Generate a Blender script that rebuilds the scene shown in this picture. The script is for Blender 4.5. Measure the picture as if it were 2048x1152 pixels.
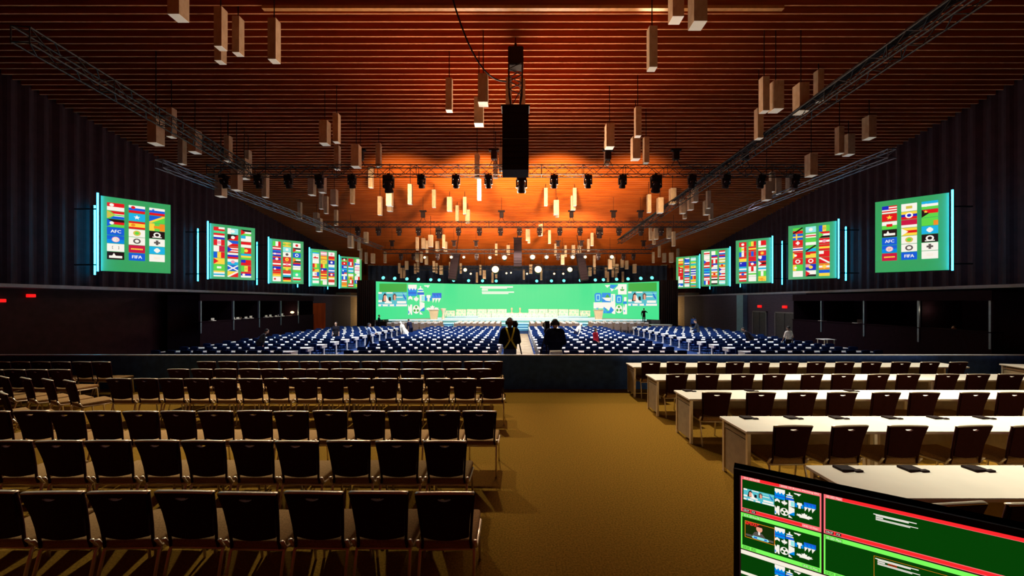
import bpy, bmesh, math, random
from mathutils import Vector, Matrix

# ------------------------------------------------------------------ clearing
for _o in list(bpy.data.objects):
    bpy.data.objects.remove(_o)
random.seed(7)
SC = bpy.context.scene
COL = SC.collection
PI = math.pi

# the hall's measures: camera height, focal length in px of the 2048 frame, vanishing point
H, F, CX, CY = 2.33, 740.0, 1035.0, 602.0
LOW = -0.91                      # level of the main floor below the rear platform


def X(px, y): return (px - CX) * y / F
def Z(py, y): return H + (CY - py) * y / F


def S2L(c):
    c = c / 255.0
    return c / 12.92 if c <= 0.04045 else ((c + 0.055) / 1.055) ** 2.4


def rgb(r, g, b): return (S2L(r), S2L(g), S2L(b))


# ------------------------------------------------------------------ camera
cam = bpy.data.cameras.new('camera')
camo = bpy.data.objects.new('camera', cam)
COL.objects.link(camo)
camo.location = (0, 0, H)
camo.rotation_euler = (PI / 2, 0, 0)
cam.sensor_width = 36.0
cam.lens = F / 2048 * 36.0
cam.shift_x = -(CX - 1024) / 2048
cam.shift_y = (CY - 576) / 2048
cam.clip_start = 0.05
cam.clip_end = 300
SC.camera = camo

# ------------------------------------------------------------------ view, world
SC.view_settings.view_transform = 'Standard'
SC.view_settings.look = 'None'
SC.view_settings.exposure = 0.0
SC.view_settings.gamma = 1.0
SC.view_settings.use_curve_mapping = False
try:
    SC.cycles.use_denoising = True
    SC.cycles.max_bounces = 5
    SC.cycles.diffuse_bounces = 3
    SC.cycles.glossy_bounces = 3
    SC.cycles.sample_clamp_indirect = 4.0
except Exception:
    pass
W = bpy.data.worlds.new('world')
SC.world = W
W.use_nodes = True
_bg = W.node_tree.nodes['Background']
_bg.inputs[0].default_value = (1.0, 0.09, 0.07, 1)
_bg.inputs[1].default_value = 0.038  # dim red ambient added through the open rear to lift the blacks


# ------------------------------------------------------------------ lights
def aim(o, target):
    d = Vector(target) - o.location
    o.rotation_euler = d.to_track_quat('-Z', 'Y').to_euler()


def spot(loc, target, power, color, angle=60, blend=0.6, radius=0.15):
    l = bpy.data.lights.new('spot_light', 'SPOT')
    l.energy = power; l.color = color; l.spot_size = math.radians(angle); l.spot_blend = blend
    l.shadow_soft_size = radius
    o = bpy.data.objects.new('spot_light', l); COL.objects.link(o)
    o.location = loc; aim(o, target)
    return o


def area(loc, target, power, color, sx, sy, spread=180):
    l = bpy.data.lights.new('area_light', 'AREA')
    l.energy = power; l.color = color; l.shape = 'RECTANGLE'; l.size = sx; l.size_y = sy
    l.spread = math.radians(spread)
    o = bpy.data.objects.new('area_light', l); COL.objects.link(o)
    o.location = loc; aim(o, target)
    return o


def point(loc, power, color, radius=0.1):
    l = bpy.data.lights.new('point_light', 'POINT')
    l.energy = power; l.color = color; l.shadow_soft_size = radius
    o = bpy.data.objects.new('point_light', l); COL.objects.link(o); o.location = loc
    return o


WARM = (1.0, 0.90, 0.66)
# the house spots on the front truss that light the rear platform
spot((-1.5, 13.5, 10.6), (0.3, 7.3, 0), 3500, WARM, 32, 1.0, 0.12)
spot((3.0, 14.0, 10.5), (4.6, 7.2, 0.7), 6400, WARM, 42, 1.0, 0.12)
spot((6.0, 12.0, 10.4), (6.8, 4.6, 0.7), 11000, WARM, 41, 1.0, 0.12)
spot((9.0, 13.5, 10.4), (9.8, 7.4, 0.7), 5000, WARM, 46, 1.0, 0.12)
spot((-6.0, 13.5, 10.4), (-3.6, 7.0, 0), 6000, WARM, 38, 1.0, 0.12)
spot((-10.0, 13.0, 10.4), (-7.2, 6.2, 0), 4600, WARM, 46, 1.0, 0.12)
# audience wash from the middle trusses
area((0, 24.0, 8.6), (0, 25.0, 0), 2900, (0.80, 0.88, 1.0), 31, 1.0, 105)
area((0, 31.5, 7.9), (0, 32.0, 0), 1800, (0.86, 0.92, 1.0), 27, 1.0, 105)
# stage wash
area((0, 36.5, 7.0), (0, 43.5, 1.0), 850, (1.0, 0.93, 0.74), 16, 0.6, 150)
# warm uplight on the wooden ceiling
for _x, _p in ((-8, 3600), (-2.6, 8800), (2.6, 8800), (8, 3600)):
    spot((_x, 20.9, 8.6), (_x * 0.9, 32, 10.2), _p, (1.0, 0.70, 0.40), 90, 1.0, 0.3)
for _x in (-5, 5):
    spot((_x, 30.8, 8.0), (_x, 43, 7.8), 4200, (1.0, 0.74, 0.48), 110, 1.0, 0.3)
area((0, 39.5, 7.2), (0, 26, 9.6), 1300, (1.0, 0.72, 0.48), 18, 0.5, 180)
# pinkish-warm light on the underside of the near fins and lamps
area((0, 20.6, 8.2), (0, 13.5, 11.0), 1700, (1.0, 0.70, 0.48), 8, 0.4, 150)
# one moving head on the first truss grazes the ceiling towards the rear
spot((7.2, 19.6, 9.0), (4.75, 13.0, 13.0), 9000, (1.0, 0.80, 0.50), 9, 0.9, 0.08)
# corner pools beside the stage
point((-19.3, 50.5, 1.0), 260, (1.0, 0.66, 0.32), 0.2)
point((19.3, 50.5, 1.0), 260, (1.0, 0.66, 0.32), 0.2)


# ------------------------------------------------------------------ mesh builder
class MB:
    def __init__(s):
        s.v = []; s.f = []; s.m = []

    def add(s, vs, fs, mi=0, M=None):
        b = len(s.v)
        for p in vs:
            p = Vector(p)
            s.v.append(M @ p if M is not None else p)
        for f in fs:
            s.f.append([b + i for i in f]); s.m.append(mi)
        return s

    def quad(s, a, b, c, d, mi=0):
        return s.add([a, b, c, d], [(0, 1, 2, 3)], mi)

    def box(s, x0, x1, y0, y1, z0, z1, mi=0, M=None):
        vs = [(x, y, z) for x in (x0, x1) for y in (y0, y1) for z in (z0, z1)]
        fs = [(0, 1, 3, 2), (4, 6, 7, 5), (0, 4, 5, 1), (2, 3, 7, 6), (0, 2, 6, 4), (1, 5, 7, 3)]
        return s.add(vs, fs, mi, M)

    def rbox(s, x0, x1, y0, y1, z0, z1, r, mi=0, M=None, seg=2):
        bm = bmesh.new()
        bmesh.ops.create_cube(bm, size=1)
        for v in bm.verts:
            v.co = Vector(((x0 + x1) / 2 + v.co.x * (x1 - x0), (y0 + y1) / 2 + v.co.y * (y1 - y0), (z0 + z1) / 2 + v.co.z * (z1 - z0)))
        bmesh.ops.bevel(bm, geom=bm.edges[:], offset=r, segments=seg, affect='EDGES', profile=0.5)
        bm.verts.index_update()
        s.add([v.co.copy() for v in bm.verts], [[v.index for v in f.verts] for f in bm.faces], mi, M)
        bm.free()
        return s

    def cyl(s, p0, p1, r0, r1=None, n=10, mi=0, caps=True, M=None):
        r1 = r0 if r1 is None else r1
        p0 = Vector(p0); p1 = Vector(p1)
        d = (p1 - p0).normalized()
        u = d.cross(Vector((0, 0, 1)))
        if u.length < 1e-4: u = Vector((1, 0, 0))
        u.normalize(); w = d.cross(u)
        vs = []
        for p, r in ((p0, r0), (p1, r1)):
            for i in range(n):
                a = 2 * PI * i / n
                vs.append(p + (u * math.cos(a) + w * math.sin(a)) * r)
        fs = [(i, (i + 1) % n, n + (i + 1) % n, n + i) for i in range(n)]
        if caps:
            fs += [tuple(range(n - 1, -1, -1)), tuple(range(n, 2 * n))]
        return s.add(vs, fs, mi, M)

    def tube(s, pts, r, n=8, mi=0, rx=None, M=None):
        pts = [Vector(p) for p in pts]
        vs = []; k = len(pts)
        prev = None
        for i, p in enumerate(pts):
            d = (pts[min(i + 1, k - 1)] - pts[max(i - 1, 0)]).normalized()
            u = prev - d * prev.dot(d) if prev is not None else d.cross(Vector((0, 0, 1)))
            if u.length < 1e-4: u = Vector((1, 0, 0))
            u.normalize(); prev = u; w = d.cross(u)
            for j in range(n):
                a = 2 * PI * j / n
                vs.append(p + u * math.cos(a) * (rx or r) + w * math.sin(a) * r)
        fs = []
        for i in range(k - 1):
            for j in range(n):
                fs.append((i * n + j, i * n + (j + 1) % n, (i + 1) * n + (j + 1) % n, (i + 1) * n + j))
        fs += [tuple(range(n - 1, -1, -1)), tuple(range((k - 1) * n, k * n))]
        return s.add(vs, fs, mi, M)

    def lathe(s, prof, n=16, mi=0, M=None):
        vs = []; k = len(prof)
        for r, z in prof:
            for j in range(n):
                a = 2 * PI * j / n
                vs.append((r * math.cos(a), r * math.sin(a), z))
        fs = [(i * n + j, i * n + (j + 1) % n, (i + 1) * n + (j + 1) % n, (i + 1) * n + j) for i in range(k - 1) for j in range(n)]
        fs += [tuple(range(n - 1, -1, -1)), tuple(range((k - 1) * n, k * n))]
        return s.add(vs, fs, mi, M)

    def ell(s, c, r, n=12, m=8, mi=0, M=None):
        c = Vector(c)
        if isinstance(r, (int, float)): r = (r, r, r)
        vs = [c + Vector((0, 0, -r[2]))]
        for i in range(1, m):
            t = -PI / 2 + PI * i / m
            for j in range(n):
                a = 2 * PI * j / n
                vs.append(c + Vector((r[0] * math.cos(t) * math.cos(a), r[1] * math.cos(t) * math.sin(a), r[2] * math.sin(t))))
        vs.append(c + Vector((0, 0, r[2])))
        fs = [(0, 1 + (j + 1) % n, 1 + j) for j in range(n)]
        for i in range(m - 2):
            for j in range(n):
                fs.append((1 + i * n + j, 1 + i * n + (j + 1) % n, 1 + (i + 1) * n + (j + 1) % n, 1 + (i + 1) * n + j))
        e = len(vs) - 1; b = 1 + (m - 2) * n
        fs += [(b + j, b + (j + 1) % n, e) for j in range(n)]
        return s.add(vs, fs, mi, M)

    def prism(s, poly, y0, y1, mi=0, M=None):
        """poly in (x, z), pulled from y0 to y1"""
        n = len(poly)
        vs = [(x, y0, z) for x, z in poly] + [(x, y1, z) for x, z in poly]
        fs = [tuple(range(n)), tuple(range(2 * n - 1, n - 1, -1))] + [(i, n + i, n + (i + 1) % n, (i + 1) % n) for i in range(n)]
        return s.add(vs, fs, mi, M)

    def cap(s, p0, p1, r0, r1, n=10, mi=0):
        s.cyl(p0, p1, r0, r1, n, mi); s.ell(p0, r0, n, 6, mi); s.ell(p1, r1, n, 6, mi)
        return s

    def build(s, name, mats, parent=None, smooth=False):
        me = bpy.data.meshes.new(name)
        me.from_pydata([tuple(v) for v in s.v], [], s.f)
        if not isinstance(mats, (list, tuple)): mats = [mats]
        for m in mats: me.materials.append(m)
        me.polygons.foreach_set('material_index', s.m)
        if smooth: me.polygons.foreach_set('use_smooth', [True] * len(s.f))
        me.update()
        o = bpy.data.objects.new(name, me)
        COL.objects.link(o)
        if parent is not None: o.parent = parent
        return o


def tag(o, label, cat, group=None, kind=None):
    if label: o['label'] = label
    if cat: o['category'] = cat
    if group: o['group'] = group
    if kind: o['kind'] = kind
    return o


def struct(o):
    o['kind'] = 'structure'
    return o


def thing(name, loc, label, cat, group=None, rz=0.0):
    o = bpy.data.objects.new(name, None)
    COL.objects.link(o)
    o.empty_display_size = 0.1
    o.location = loc; o.rotation_euler = (0, 0, rz)
    return tag(o, label, cat, group)


KIDS = {}


def kids(o):
    if o.name not in KIDS:
        KIDS[o.name] = [c for c in bpy.data.objects if c.parent is o]
    return KIDS[o.name]


def dup(o, loc=None, rz=None, label=None, group=None, parent=None):
    src = [(c, kids(c)) for c in kids(o)]
    c = o.copy(); COL.objects.link(c)
    if parent is not None: c.parent = parent
    if loc is not None: c.location = loc
    if rz is not None: c.rotation_euler = (0, 0, rz)
    if label: c['label'] = label
    if group: c['group'] = group
    for ch, sub in src:
        d = ch.copy(); COL.objects.link(d); d.parent = c
        for g in sub:
            e = g.copy(); COL.objects.link(e); e.parent = d
    return c


ONES = ('first second third fourth fifth sixth seventh eighth ninth tenth eleventh twelfth thirteenth fourteenth fifteenth sixteenth '
        'seventeenth eighteenth nineteenth').split()
TENS = {2: ('twentieth', 'twenty'), 3: ('thirtieth', 'thirty'), 4: ('fortieth', 'forty'), 5: ('fiftieth', 'fifty')}


def nth(i):
    """i from 1"""
    if i < 20: return ONES[i - 1]
    t, u = divmod(i, 10)
    return TENS[t][0] if u == 0 else TENS[t][1] + '-' + ONES[u - 1]


# ------------------------------------------------------------------ materials
MATS = {}


def mat(name, col, rough=0.5, metal=0.0, nscale=None, namt=0.25, bump=0.0, spec=0.5):
    if name in MATS: return MATS[name]
    m = bpy.data.materials.new(name); m.use_nodes = True
    nt = m.node_tree; b = nt.nodes['Principled BSDF']
    b.inputs['Base Color'].default_value = (*col, 1)
    b.inputs['Roughness'].default_value = rough
    b.inputs['Metallic'].default_value = metal
    b.inputs['Specular IOR Level'].default_value = spec
    if nscale:
        tc = nt.nodes.new('ShaderNodeTexCoord')
        no = nt.nodes.new('ShaderNodeTexNoise'); no.inputs['Scale'].default_value = nscale
        no.inputs['Detail'].default_value = 4
        nt.links.new(tc.outputs['Object'], no.inputs['Vector'])
        cr = nt.nodes.new('ShaderNodeValToRGB')
        cr.color_ramp.elements[0].position = 0.3; cr.color_ramp.elements[1].position = 0.7
        cr.color_ramp.elements[0].color = (*[c * (1 - namt) for c in col], 1)
        cr.color_ramp.elements[1].color = (*[min(1, c * (1 + namt)) for c in col], 1)
        nt.links.new(no.outputs['Fac'], cr.inputs['Fac'])
        nt.links.new(cr.outputs['Color'], b.inputs['Base Color'])
        if bump:
            bp = nt.nodes.new('ShaderNodeBump'); bp.inputs['Strength'].default_value = bump
            bp.inputs['Distance'].default_value = 0.01
            nt.links.new(no.outputs['Fac'], bp.inputs['Height'])
            nt.links.new(bp.outputs['Normal'], b.inputs['Normal'])
    MATS[name] = m
    return m


def emit(name, c255, strength=1.0, base=0.04):
    if name in MATS: return MATS[name]
    m = bpy.data.materials.new(name); m.use_nodes = True
    b = m.node_tree.nodes['Principled BSDF']
    b.inputs['Base Color'].default_value = (base, base, base, 1)
    b.inputs['Roughness'].default_value = 0.5
    b.inputs['Specular IOR Level'].default_value = 0.1
    b.inputs['Emission Color'].default_value = (*rgb(*c255), 1)
    b.inputs['Emission Strength'].default_value = strength
    MATS[name] = m
    return m


def wood_mat(name, c1, c2, axis_scale, rough=0.7):
    m = bpy.data.materials.new(name); m.use_nodes = True
    nt = m.node_tree; b = nt.nodes['Principled BSDF']
    tc = nt.nodes.new('ShaderNodeTexCoord'); mp = nt.nodes.new('ShaderNodeMapping')
    mp.inputs['Scale'].default_value = axis_scale
    no = nt.nodes.new('ShaderNodeTexNoise'); no.inputs['Scale'].default_value = 1.0; no.inputs['Detail'].default_value = 5
    cr = nt.nodes.new('ShaderNodeValToRGB')
    cr.color_ramp.elements[0].color = (*c1, 1); cr.color_ramp.elements[1].color = (*c2, 1)
    cr.color_ramp.elements[0].position = 0.35; cr.color_ramp.elements[1].position = 0.65
    nt.links.new(tc.outputs['Object'], mp.inputs['Vector']); nt.links.new(mp.outputs['Vector'], no.inputs['Vector'])
    nt.links.new(no.outputs['Fac'], cr.inputs['Fac']); nt.links.new(cr.outputs['Color'], b.inputs['Base Color'])
    b.inputs['Roughness'].default_value = rough
    b.inputs['Specular IOR Level'].default_value = 0.04
    return m


def brick_mat(name, c1, c2, mortar, scale):
    m = bpy.data.materials.new(name); m.use_nodes = True
    nt = m.node_tree; b = nt.nodes['Principled BSDF']
    tc = nt.nodes.new('ShaderNodeTexCoord'); mp = nt.nodes.new('ShaderNodeMapping')
    mp.inputs['Rotation'].default_value = (0, -PI / 2, 0)
    sx = nt.nodes.new('ShaderNodeSeparateXYZ'); cx = nt.nodes.new('ShaderNodeCombineXYZ')
    nt.links.new(tc.outputs['Object'], sx.inputs[0])
    nt.links.new(sx.outputs['Y'], cx.inputs['X']); nt.links.new(sx.outputs['Z'], cx.inputs['Y'])
    br = nt.nodes.new('ShaderNodeTexBrick'); br.inputs['Scale'].default_value = scale
    br.inputs['Color1'].default_value = (*c1, 1); br.inputs['Color2'].default_value = (*c2, 1); br.inputs['Mortar'].default_value = (*mortar, 1)
    nt.links.new(cx.outputs[0], br.inputs['Vector']); nt.links.new(br.outputs['Color'], b.inputs['Base Color'])
    b.inputs['Roughness'].default_value = 0.85
    return m


M_CARPET = mat('carpet_olive', (0.20, 0.105, 0.014), 0.95, 0, 60, 0.35, 0.3, 0.02)
M_CARPET_NAVY = mat('carpet_navy', (0.012, 0.030, 0.10), 0.95, 0, 30, 0.3, 0.2, 0.1)
M_BLACK = mat('black_paint', (0.016, 0.006, 0.006), 0.7, 0, 8, 0.2, 0, 0.2)
M_WALLBLACK = mat('black_wall_cloth', (0.042, 0.013, 0.016), 0.75, 0, 3, 0.25, 0, 0.2)
M_FABRIC = mat('chair_black_fabric', (0.032, 0.006, 0.006), 0.9, 0, 90, 0.3, 0.2, 0.1)
M_SEAT = mat('chair_tan_fabric', (0.33, 0.19, 0.075), 0.92, 0, 70, 0.25, 0.25, 0.1)
M_METAL = mat('champagne_metal', (0.90, 0.80, 0.62), 0.32, 0.45, 12, 0.08)
M_DARKMETAL = mat('dark_truss_metal', (0.014, 0.007, 0.007), 0.6, 0.2, 10, 0.2)
M_SIDEMETAL = mat('side_truss_metal', (0.12, 0.10, 0.13), 0.4, 0.5, 10, 0.2)
M_WHITETOP = mat('white_laminate', (0.86, 0.83, 0.74), 0.45, 0, 4, 0.03)
M_BEIGE = mat('beige_panel', (0.42, 0.33, 0.20), 0.7, 0, 10, 0.1)
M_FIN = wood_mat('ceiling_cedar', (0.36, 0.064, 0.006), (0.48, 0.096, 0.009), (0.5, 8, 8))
M_FINEDGE_LIT = wood_mat('ceiling_cedar_edge_lit', (0.54, 0.19, 0.075), (0.72, 0.28, 0.12), (0.5, 8, 8))  # paler than the fin faces: light on the undersides painted into the colour
M_SLAB = mat('ceiling_black', (0.012, 0.004, 0.003), 0.9, 0, 2, 0.2)
M_PEND = wood_mat('pendant_paper', (0.52, 0.34, 0.20), (0.64, 0.45, 0.29), (6, 6, 3), 0.7)
M_PENDBOT = emit('pendant_diffuser_added_glow', (255, 226, 188), 0.22, 0.80)  # faint glow added to brighten undersides that catch light from below
M_NAVY = mat('navy_chair_fabric', (0.010, 0.036, 0.155), 0.85, 0, 30, 0.25, 0, 0.15)
M_FIELDTOP = mat('field_table_white', (0.93, 0.90, 0.84), 0.5, 0, 4, 0.03)
M_TAUPE = mat('taupe_leather', (0.26, 0.18, 0.13), 0.6, 0, 12, 0.15)
M_CREAM = mat('cream_leather', (0.62, 0.50, 0.38), 0.6, 0, 12, 0.15)
M_CABINET = mat('speaker_black', (0.012, 0.005, 0.007), 0.7, 0, 20, 0.2, 0, 0.1)
M_TAN = mat('tan_boarding', (0.29, 0.21, 0.12), 0.8, 0, 3, 0.2)
M_BARRIER = mat('barrier_navy_cloth', (0.050, 0.130, 0.480), 0.85, 0, 6, 0.2, 0, 0.2)
M_RAILTOP = mat('barrier_rail', (0.74, 0.78, 0.90), 0.35, 0.1, 10, 0.08)
M_LIP = mat('ledge_grey', (0.30, 0.30, 0.36), 0.6, 0, 5, 0.12)
M_WOODWALL = wood_mat('back_wall_wood', rgb(92, 44, 18), rgb(150, 84, 40), (3, 3, 0.4))
M_BRICK = brick_mat('brick_dark', (0.060, 0.050, 0.090), (0.080, 0.065, 0.115), (0.025, 0.020, 0.035), 3.0)
M_BRICKW = brick_mat('brick_warm', (0.36, 0.26, 0.14), (0.44, 0.32, 0.18), (0.10, 0.07, 0.04), 3.0)
M_DOOR = wood_mat('door_redwood', rgb(170, 64, 14), rgb(205, 90, 26), (2, 2, 0.5))
M_BACKDROP = mat('backdrop_navy', (0.010, 0.022, 0.060), 0.9, 0, 3, 0.3)
M_STAGE = mat('stage_white_deck', (0.80, 0.80, 0.74), 0.4, 0, 4, 0.05)
M_STAGEFACE = mat('stage_face_teal', (0.10, 0.34, 0.42), 0.5, 0, 4, 0.1)
M_SKIN = mat('skin', (0.52, 0.30, 0.19), 0.6, 0, 30, 0.08)
M_SKIND = mat('skin_deep', (0.16, 0.075, 0.045), 0.6, 0, 30, 0.08)
M_HAIR = mat('dark_hair', (0.012, 0.008, 0.006), 0.7, 0, 60, 0.3)


def cloth(name, c): return mat('cloth_' + name, c, 0.9, 0, 40, 0.15, 0, 0.1)


E = {
    'G': emit('screen_green', (66, 226, 142), 1.0), 'g': emit('screen_green_deep', (58, 170, 62)),
    'F': emit('flag_screen_green', (40, 158, 88), 1.0, 0.30), 'Q': emit('monitor_green', (2, 62, 6)),
    'R': emit('led_red', (226, 22, 28)), 'W': emit('led_white', (250, 244, 232)), 'B': emit('led_blue', (22, 92, 214)),
    'N': emit('led_navy', (30, 40, 190)), 'Y': emit('led_yellow', (252, 214, 66)), 'K': emit('led_black', (34, 16, 16)),
    'O': emit('led_orange', (244, 140, 34)), 'C': emit('led_cyan', (30, 178, 226)), 'c': emit('led_pale_cyan', (150, 232, 228)),
    'M': emit('led_maroon', (204, 22, 66)), 'L': emit('led_lime', (96, 214, 70)), 'P': emit('led_pink', (242, 160, 180)),
    'T': emit('led_gold', (214, 190, 70)), 'b': emit('led_bright_blue', (0, 138, 228)), 'r': emit('monitor_red', (252, 40, 44)),
    's': emit('monitor_salmon', (255, 116, 120)), 'l': emit('monitor_lime', (124, 252, 92)), 'S': emit('led_skin', (238, 160, 132)),
    'D': emit('led_dark', (10, 18, 28)), 'w': emit('led_cream', (248, 238, 220)), 'q': emit('monitor_olive', (20, 44, 8)),
    't': emit('led_teal', (84, 190, 200)), 'x': emit('led_grey', (92, 84, 78)),
}
EK = list(E)
EM = [E[k] for k in EK]
EI = {k: i for i, k in enumerate(EK)}
M_NEON = emit('neon_cyan', (44, 196, 255), 18.0)
M_CYANLAMP = emit('lamp_cyan', (90, 220, 215), 2.6)
M_WARMLAMP = emit('lamp_warm', (255, 224, 160), 4.0)
M_LENS = mat('lamp_lens', (0.08, 0.07, 0.07), 0.15, 0, None)
M_LAMPRIM = mat('lamp_rim', (0.55, 0.48, 0.42), 0.35, 0.3, 10, 0.1)
M_EXIT = emit('exit_red', (230, 20, 20), 1.3)


# ================================================================== SETTING
def struct_box(name, x0, x1, y0, y1, z0, z1, m):
    return struct(MB().box(x0, x1, y0, y1, z0, z1).build(name, m))


PLAT = 9.86
struct_box('floor', -23.2, 23.2, -6, PLAT, LOW, 0.0, M_CARPET)
struct_box('floor_main', -23.2, 23.2, PLAT, 54, LOW - 0.2, LOW, M_CARPET_NAVY)


def zc(y): return H + 12.4 - 0.1324 * y


WX = 23.2
_m = MB()
y = -6.0
y0, y1 = -6.0, 54.2
_m.add([(-WX, y0, zc(y0) + .28), (WX, y0, zc(y0) + .28), (WX, y1, zc(y1) + .28), (-WX, y1, zc(y1) + .28),
        (-WX, y0, zc(y0) + .45), (WX, y0, zc(y0) + .45), (WX, y1, zc(y1) + .45), (-WX, y1, zc(y1) + .45)],
       [(0, 1, 2, 3), (4, 5, 6, 7), (0, 1, 5, 4), (1, 2, 6, 5), (2, 3, 7, 6), (3, 0, 4, 7)], 1)
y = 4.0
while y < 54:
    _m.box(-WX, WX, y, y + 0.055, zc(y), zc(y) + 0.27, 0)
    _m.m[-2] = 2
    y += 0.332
struct(_m.build('ceiling', [M_FIN, M_SLAB, M_FINEDGE_LIT]))
struct(MB().box(-9.2, 9.6, 13.30, 13.44, zc(13.4) - .10, zc(13.4) + .02).build('trim_3', mat('track_wood', (0.62, 0.26, 0.06), 0.5, 0, 6, 0.15)))


def fold_wall(name, xw, s, ya, yb, z0):
    """hung black cloth in soft folds along the side of the hall; s = direction into the room"""
    m = MB(); n = int((yb - ya) / 0.10)
    vs = []
    for i in range(n + 1):
        yy = ya + (yb - ya) * i / n
        xx = xw + s * (0.07 * math.sin(yy * 2 * PI / 0.62) + 0.03 * math.sin(yy * 2 * PI / 1.7))
        vs += [(xx, yy, z0), (xx, yy, zc(yy) + 0.25), (xw - s * 0.25, yy, z0), (xw - s * 0.25, yy, zc(yy) + 0.25)]
    fs = []
    for i in range(n):
        a = 4 * i; b = a + 4
        fs += [(a, b, b + 1, a + 1), (a + 2, a + 3, b + 3, b + 2), (a, a + 2, b + 2, b), (a + 1, b + 1, b + 3, a + 3)]
    m.add(vs, fs)
    return struct(m.build(name, M_WALLBLACK, smooth=False))


fold_wall('wall_left', -WX, 1, -6, 54.2, 3.05)
fold_wall('wall_right', WX, -1, -6, 54.2, 3.05)
struct_box('wall_back', -WX, WX, 54, 54.3, LOW, zc(54) + .3, M_WOODWALL)
# ledges under the flag screens and walls below them
for s, nm in ((-1, 'left'), (1, 'right')):
    xa, xb = sorted((s * 21.0, s * WX))
    struct_box('trim_1' if s < 0 else 'trim_2', xa, xb, 8, 50.5, 2.90, 3.05, M_LIP)
    xa, xb = sorted((s * 21.3, s * WX))
    struct_box('wall_%s_lower' % nm, xa, xb, 36.5 if s < 0 else 27.3, 47.2, LOW, 2.90, M_BRICK)
    struct_box('wall_%s_corner' % nm, xa, xb, 47.2, 54, LOW, 3.4, M_BRICKW)
    xa, xb = sorted((s * 22.6, s * WX))
    struct_box('wall_%s_rear' % nm, xa, xb, -6, 36.5 if s < 0 else 27.3, LOW, 2.90, M_WALLBLACK)
# upper back corner wood returns
for s in (-1, 1):
    xa, xb = sorted((s * 20.9, s * 21.5))
    struct_box('column_1' if s < 0 else 'column_2', xa, xb, 53.2, 54, LOW, zc(54), M_BRICKW)
struct_box('column_3', 20.9, 21.4, 34.3, 35.3, LOW, 2.90, mat('column_teal', (0.16, 0.32, 0.42), 0.6, 0, 5, 0.1))
# doors
struct_box('door_1', -21.3, -21.22, 38.2, 40.9, LOW, 2.1, M_DOOR)
M_DDOOR = mat('door_dark', (0.045, 0.035, 0.045), 0.6, 0, 6, 0.2)
M_DFRAME = mat('door_frame', (0.16, 0.14, 0.16), 0.5, 0, 6, 0.1)
for i, (ya, yb) in enumerate(((31.6, 33.3), (28.4, 30.4))):
    d = struct(MB().box(21.22, 21.3, ya, yb, LOW, 1.35).box(21.19, 21.24, (ya + yb) / 2 - .015, (ya + yb) / 2 + .015, LOW, 1.35).build('door_%d' % (i + 2), M_DDOOR))
    MB().box(21.18, 21.3, ya - .1, ya, LOW, 1.45).box(21.18, 21.3, yb, yb + .1, LOW, 1.45).box(21.18, 21.3, ya - .1, yb + .1, 1.35, 1.45).build('door_frame', M_DFRAME, d)
    tag(MB().rbox(21.15, 21.3, (ya + yb) / 2 - .2, (ya + yb) / 2 + .2, 1.75, 1.97, 0.02).build('exit_sign', M_EXIT),
        'small red exit sign above the dark double door %s the teal column' % ('nearer' if i == 0 else 'farther from'), 'sign', 'exit signs on the side walls')
for i, (yy, zz) in enumerate(((16.0, 2.27), (17.0, 2.50))):
    tag(MB().rbox(-22.6, -22.45, yy, yy + .26, zz, zz + .15, 0.02).build('exit_sign', M_EXIT),
        'dim red exit sign on the dark rear wall, %s the flag screens' % ('farther from' if i == 0 else 'closer to'), 'sign', 'exit signs on the side walls')


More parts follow.
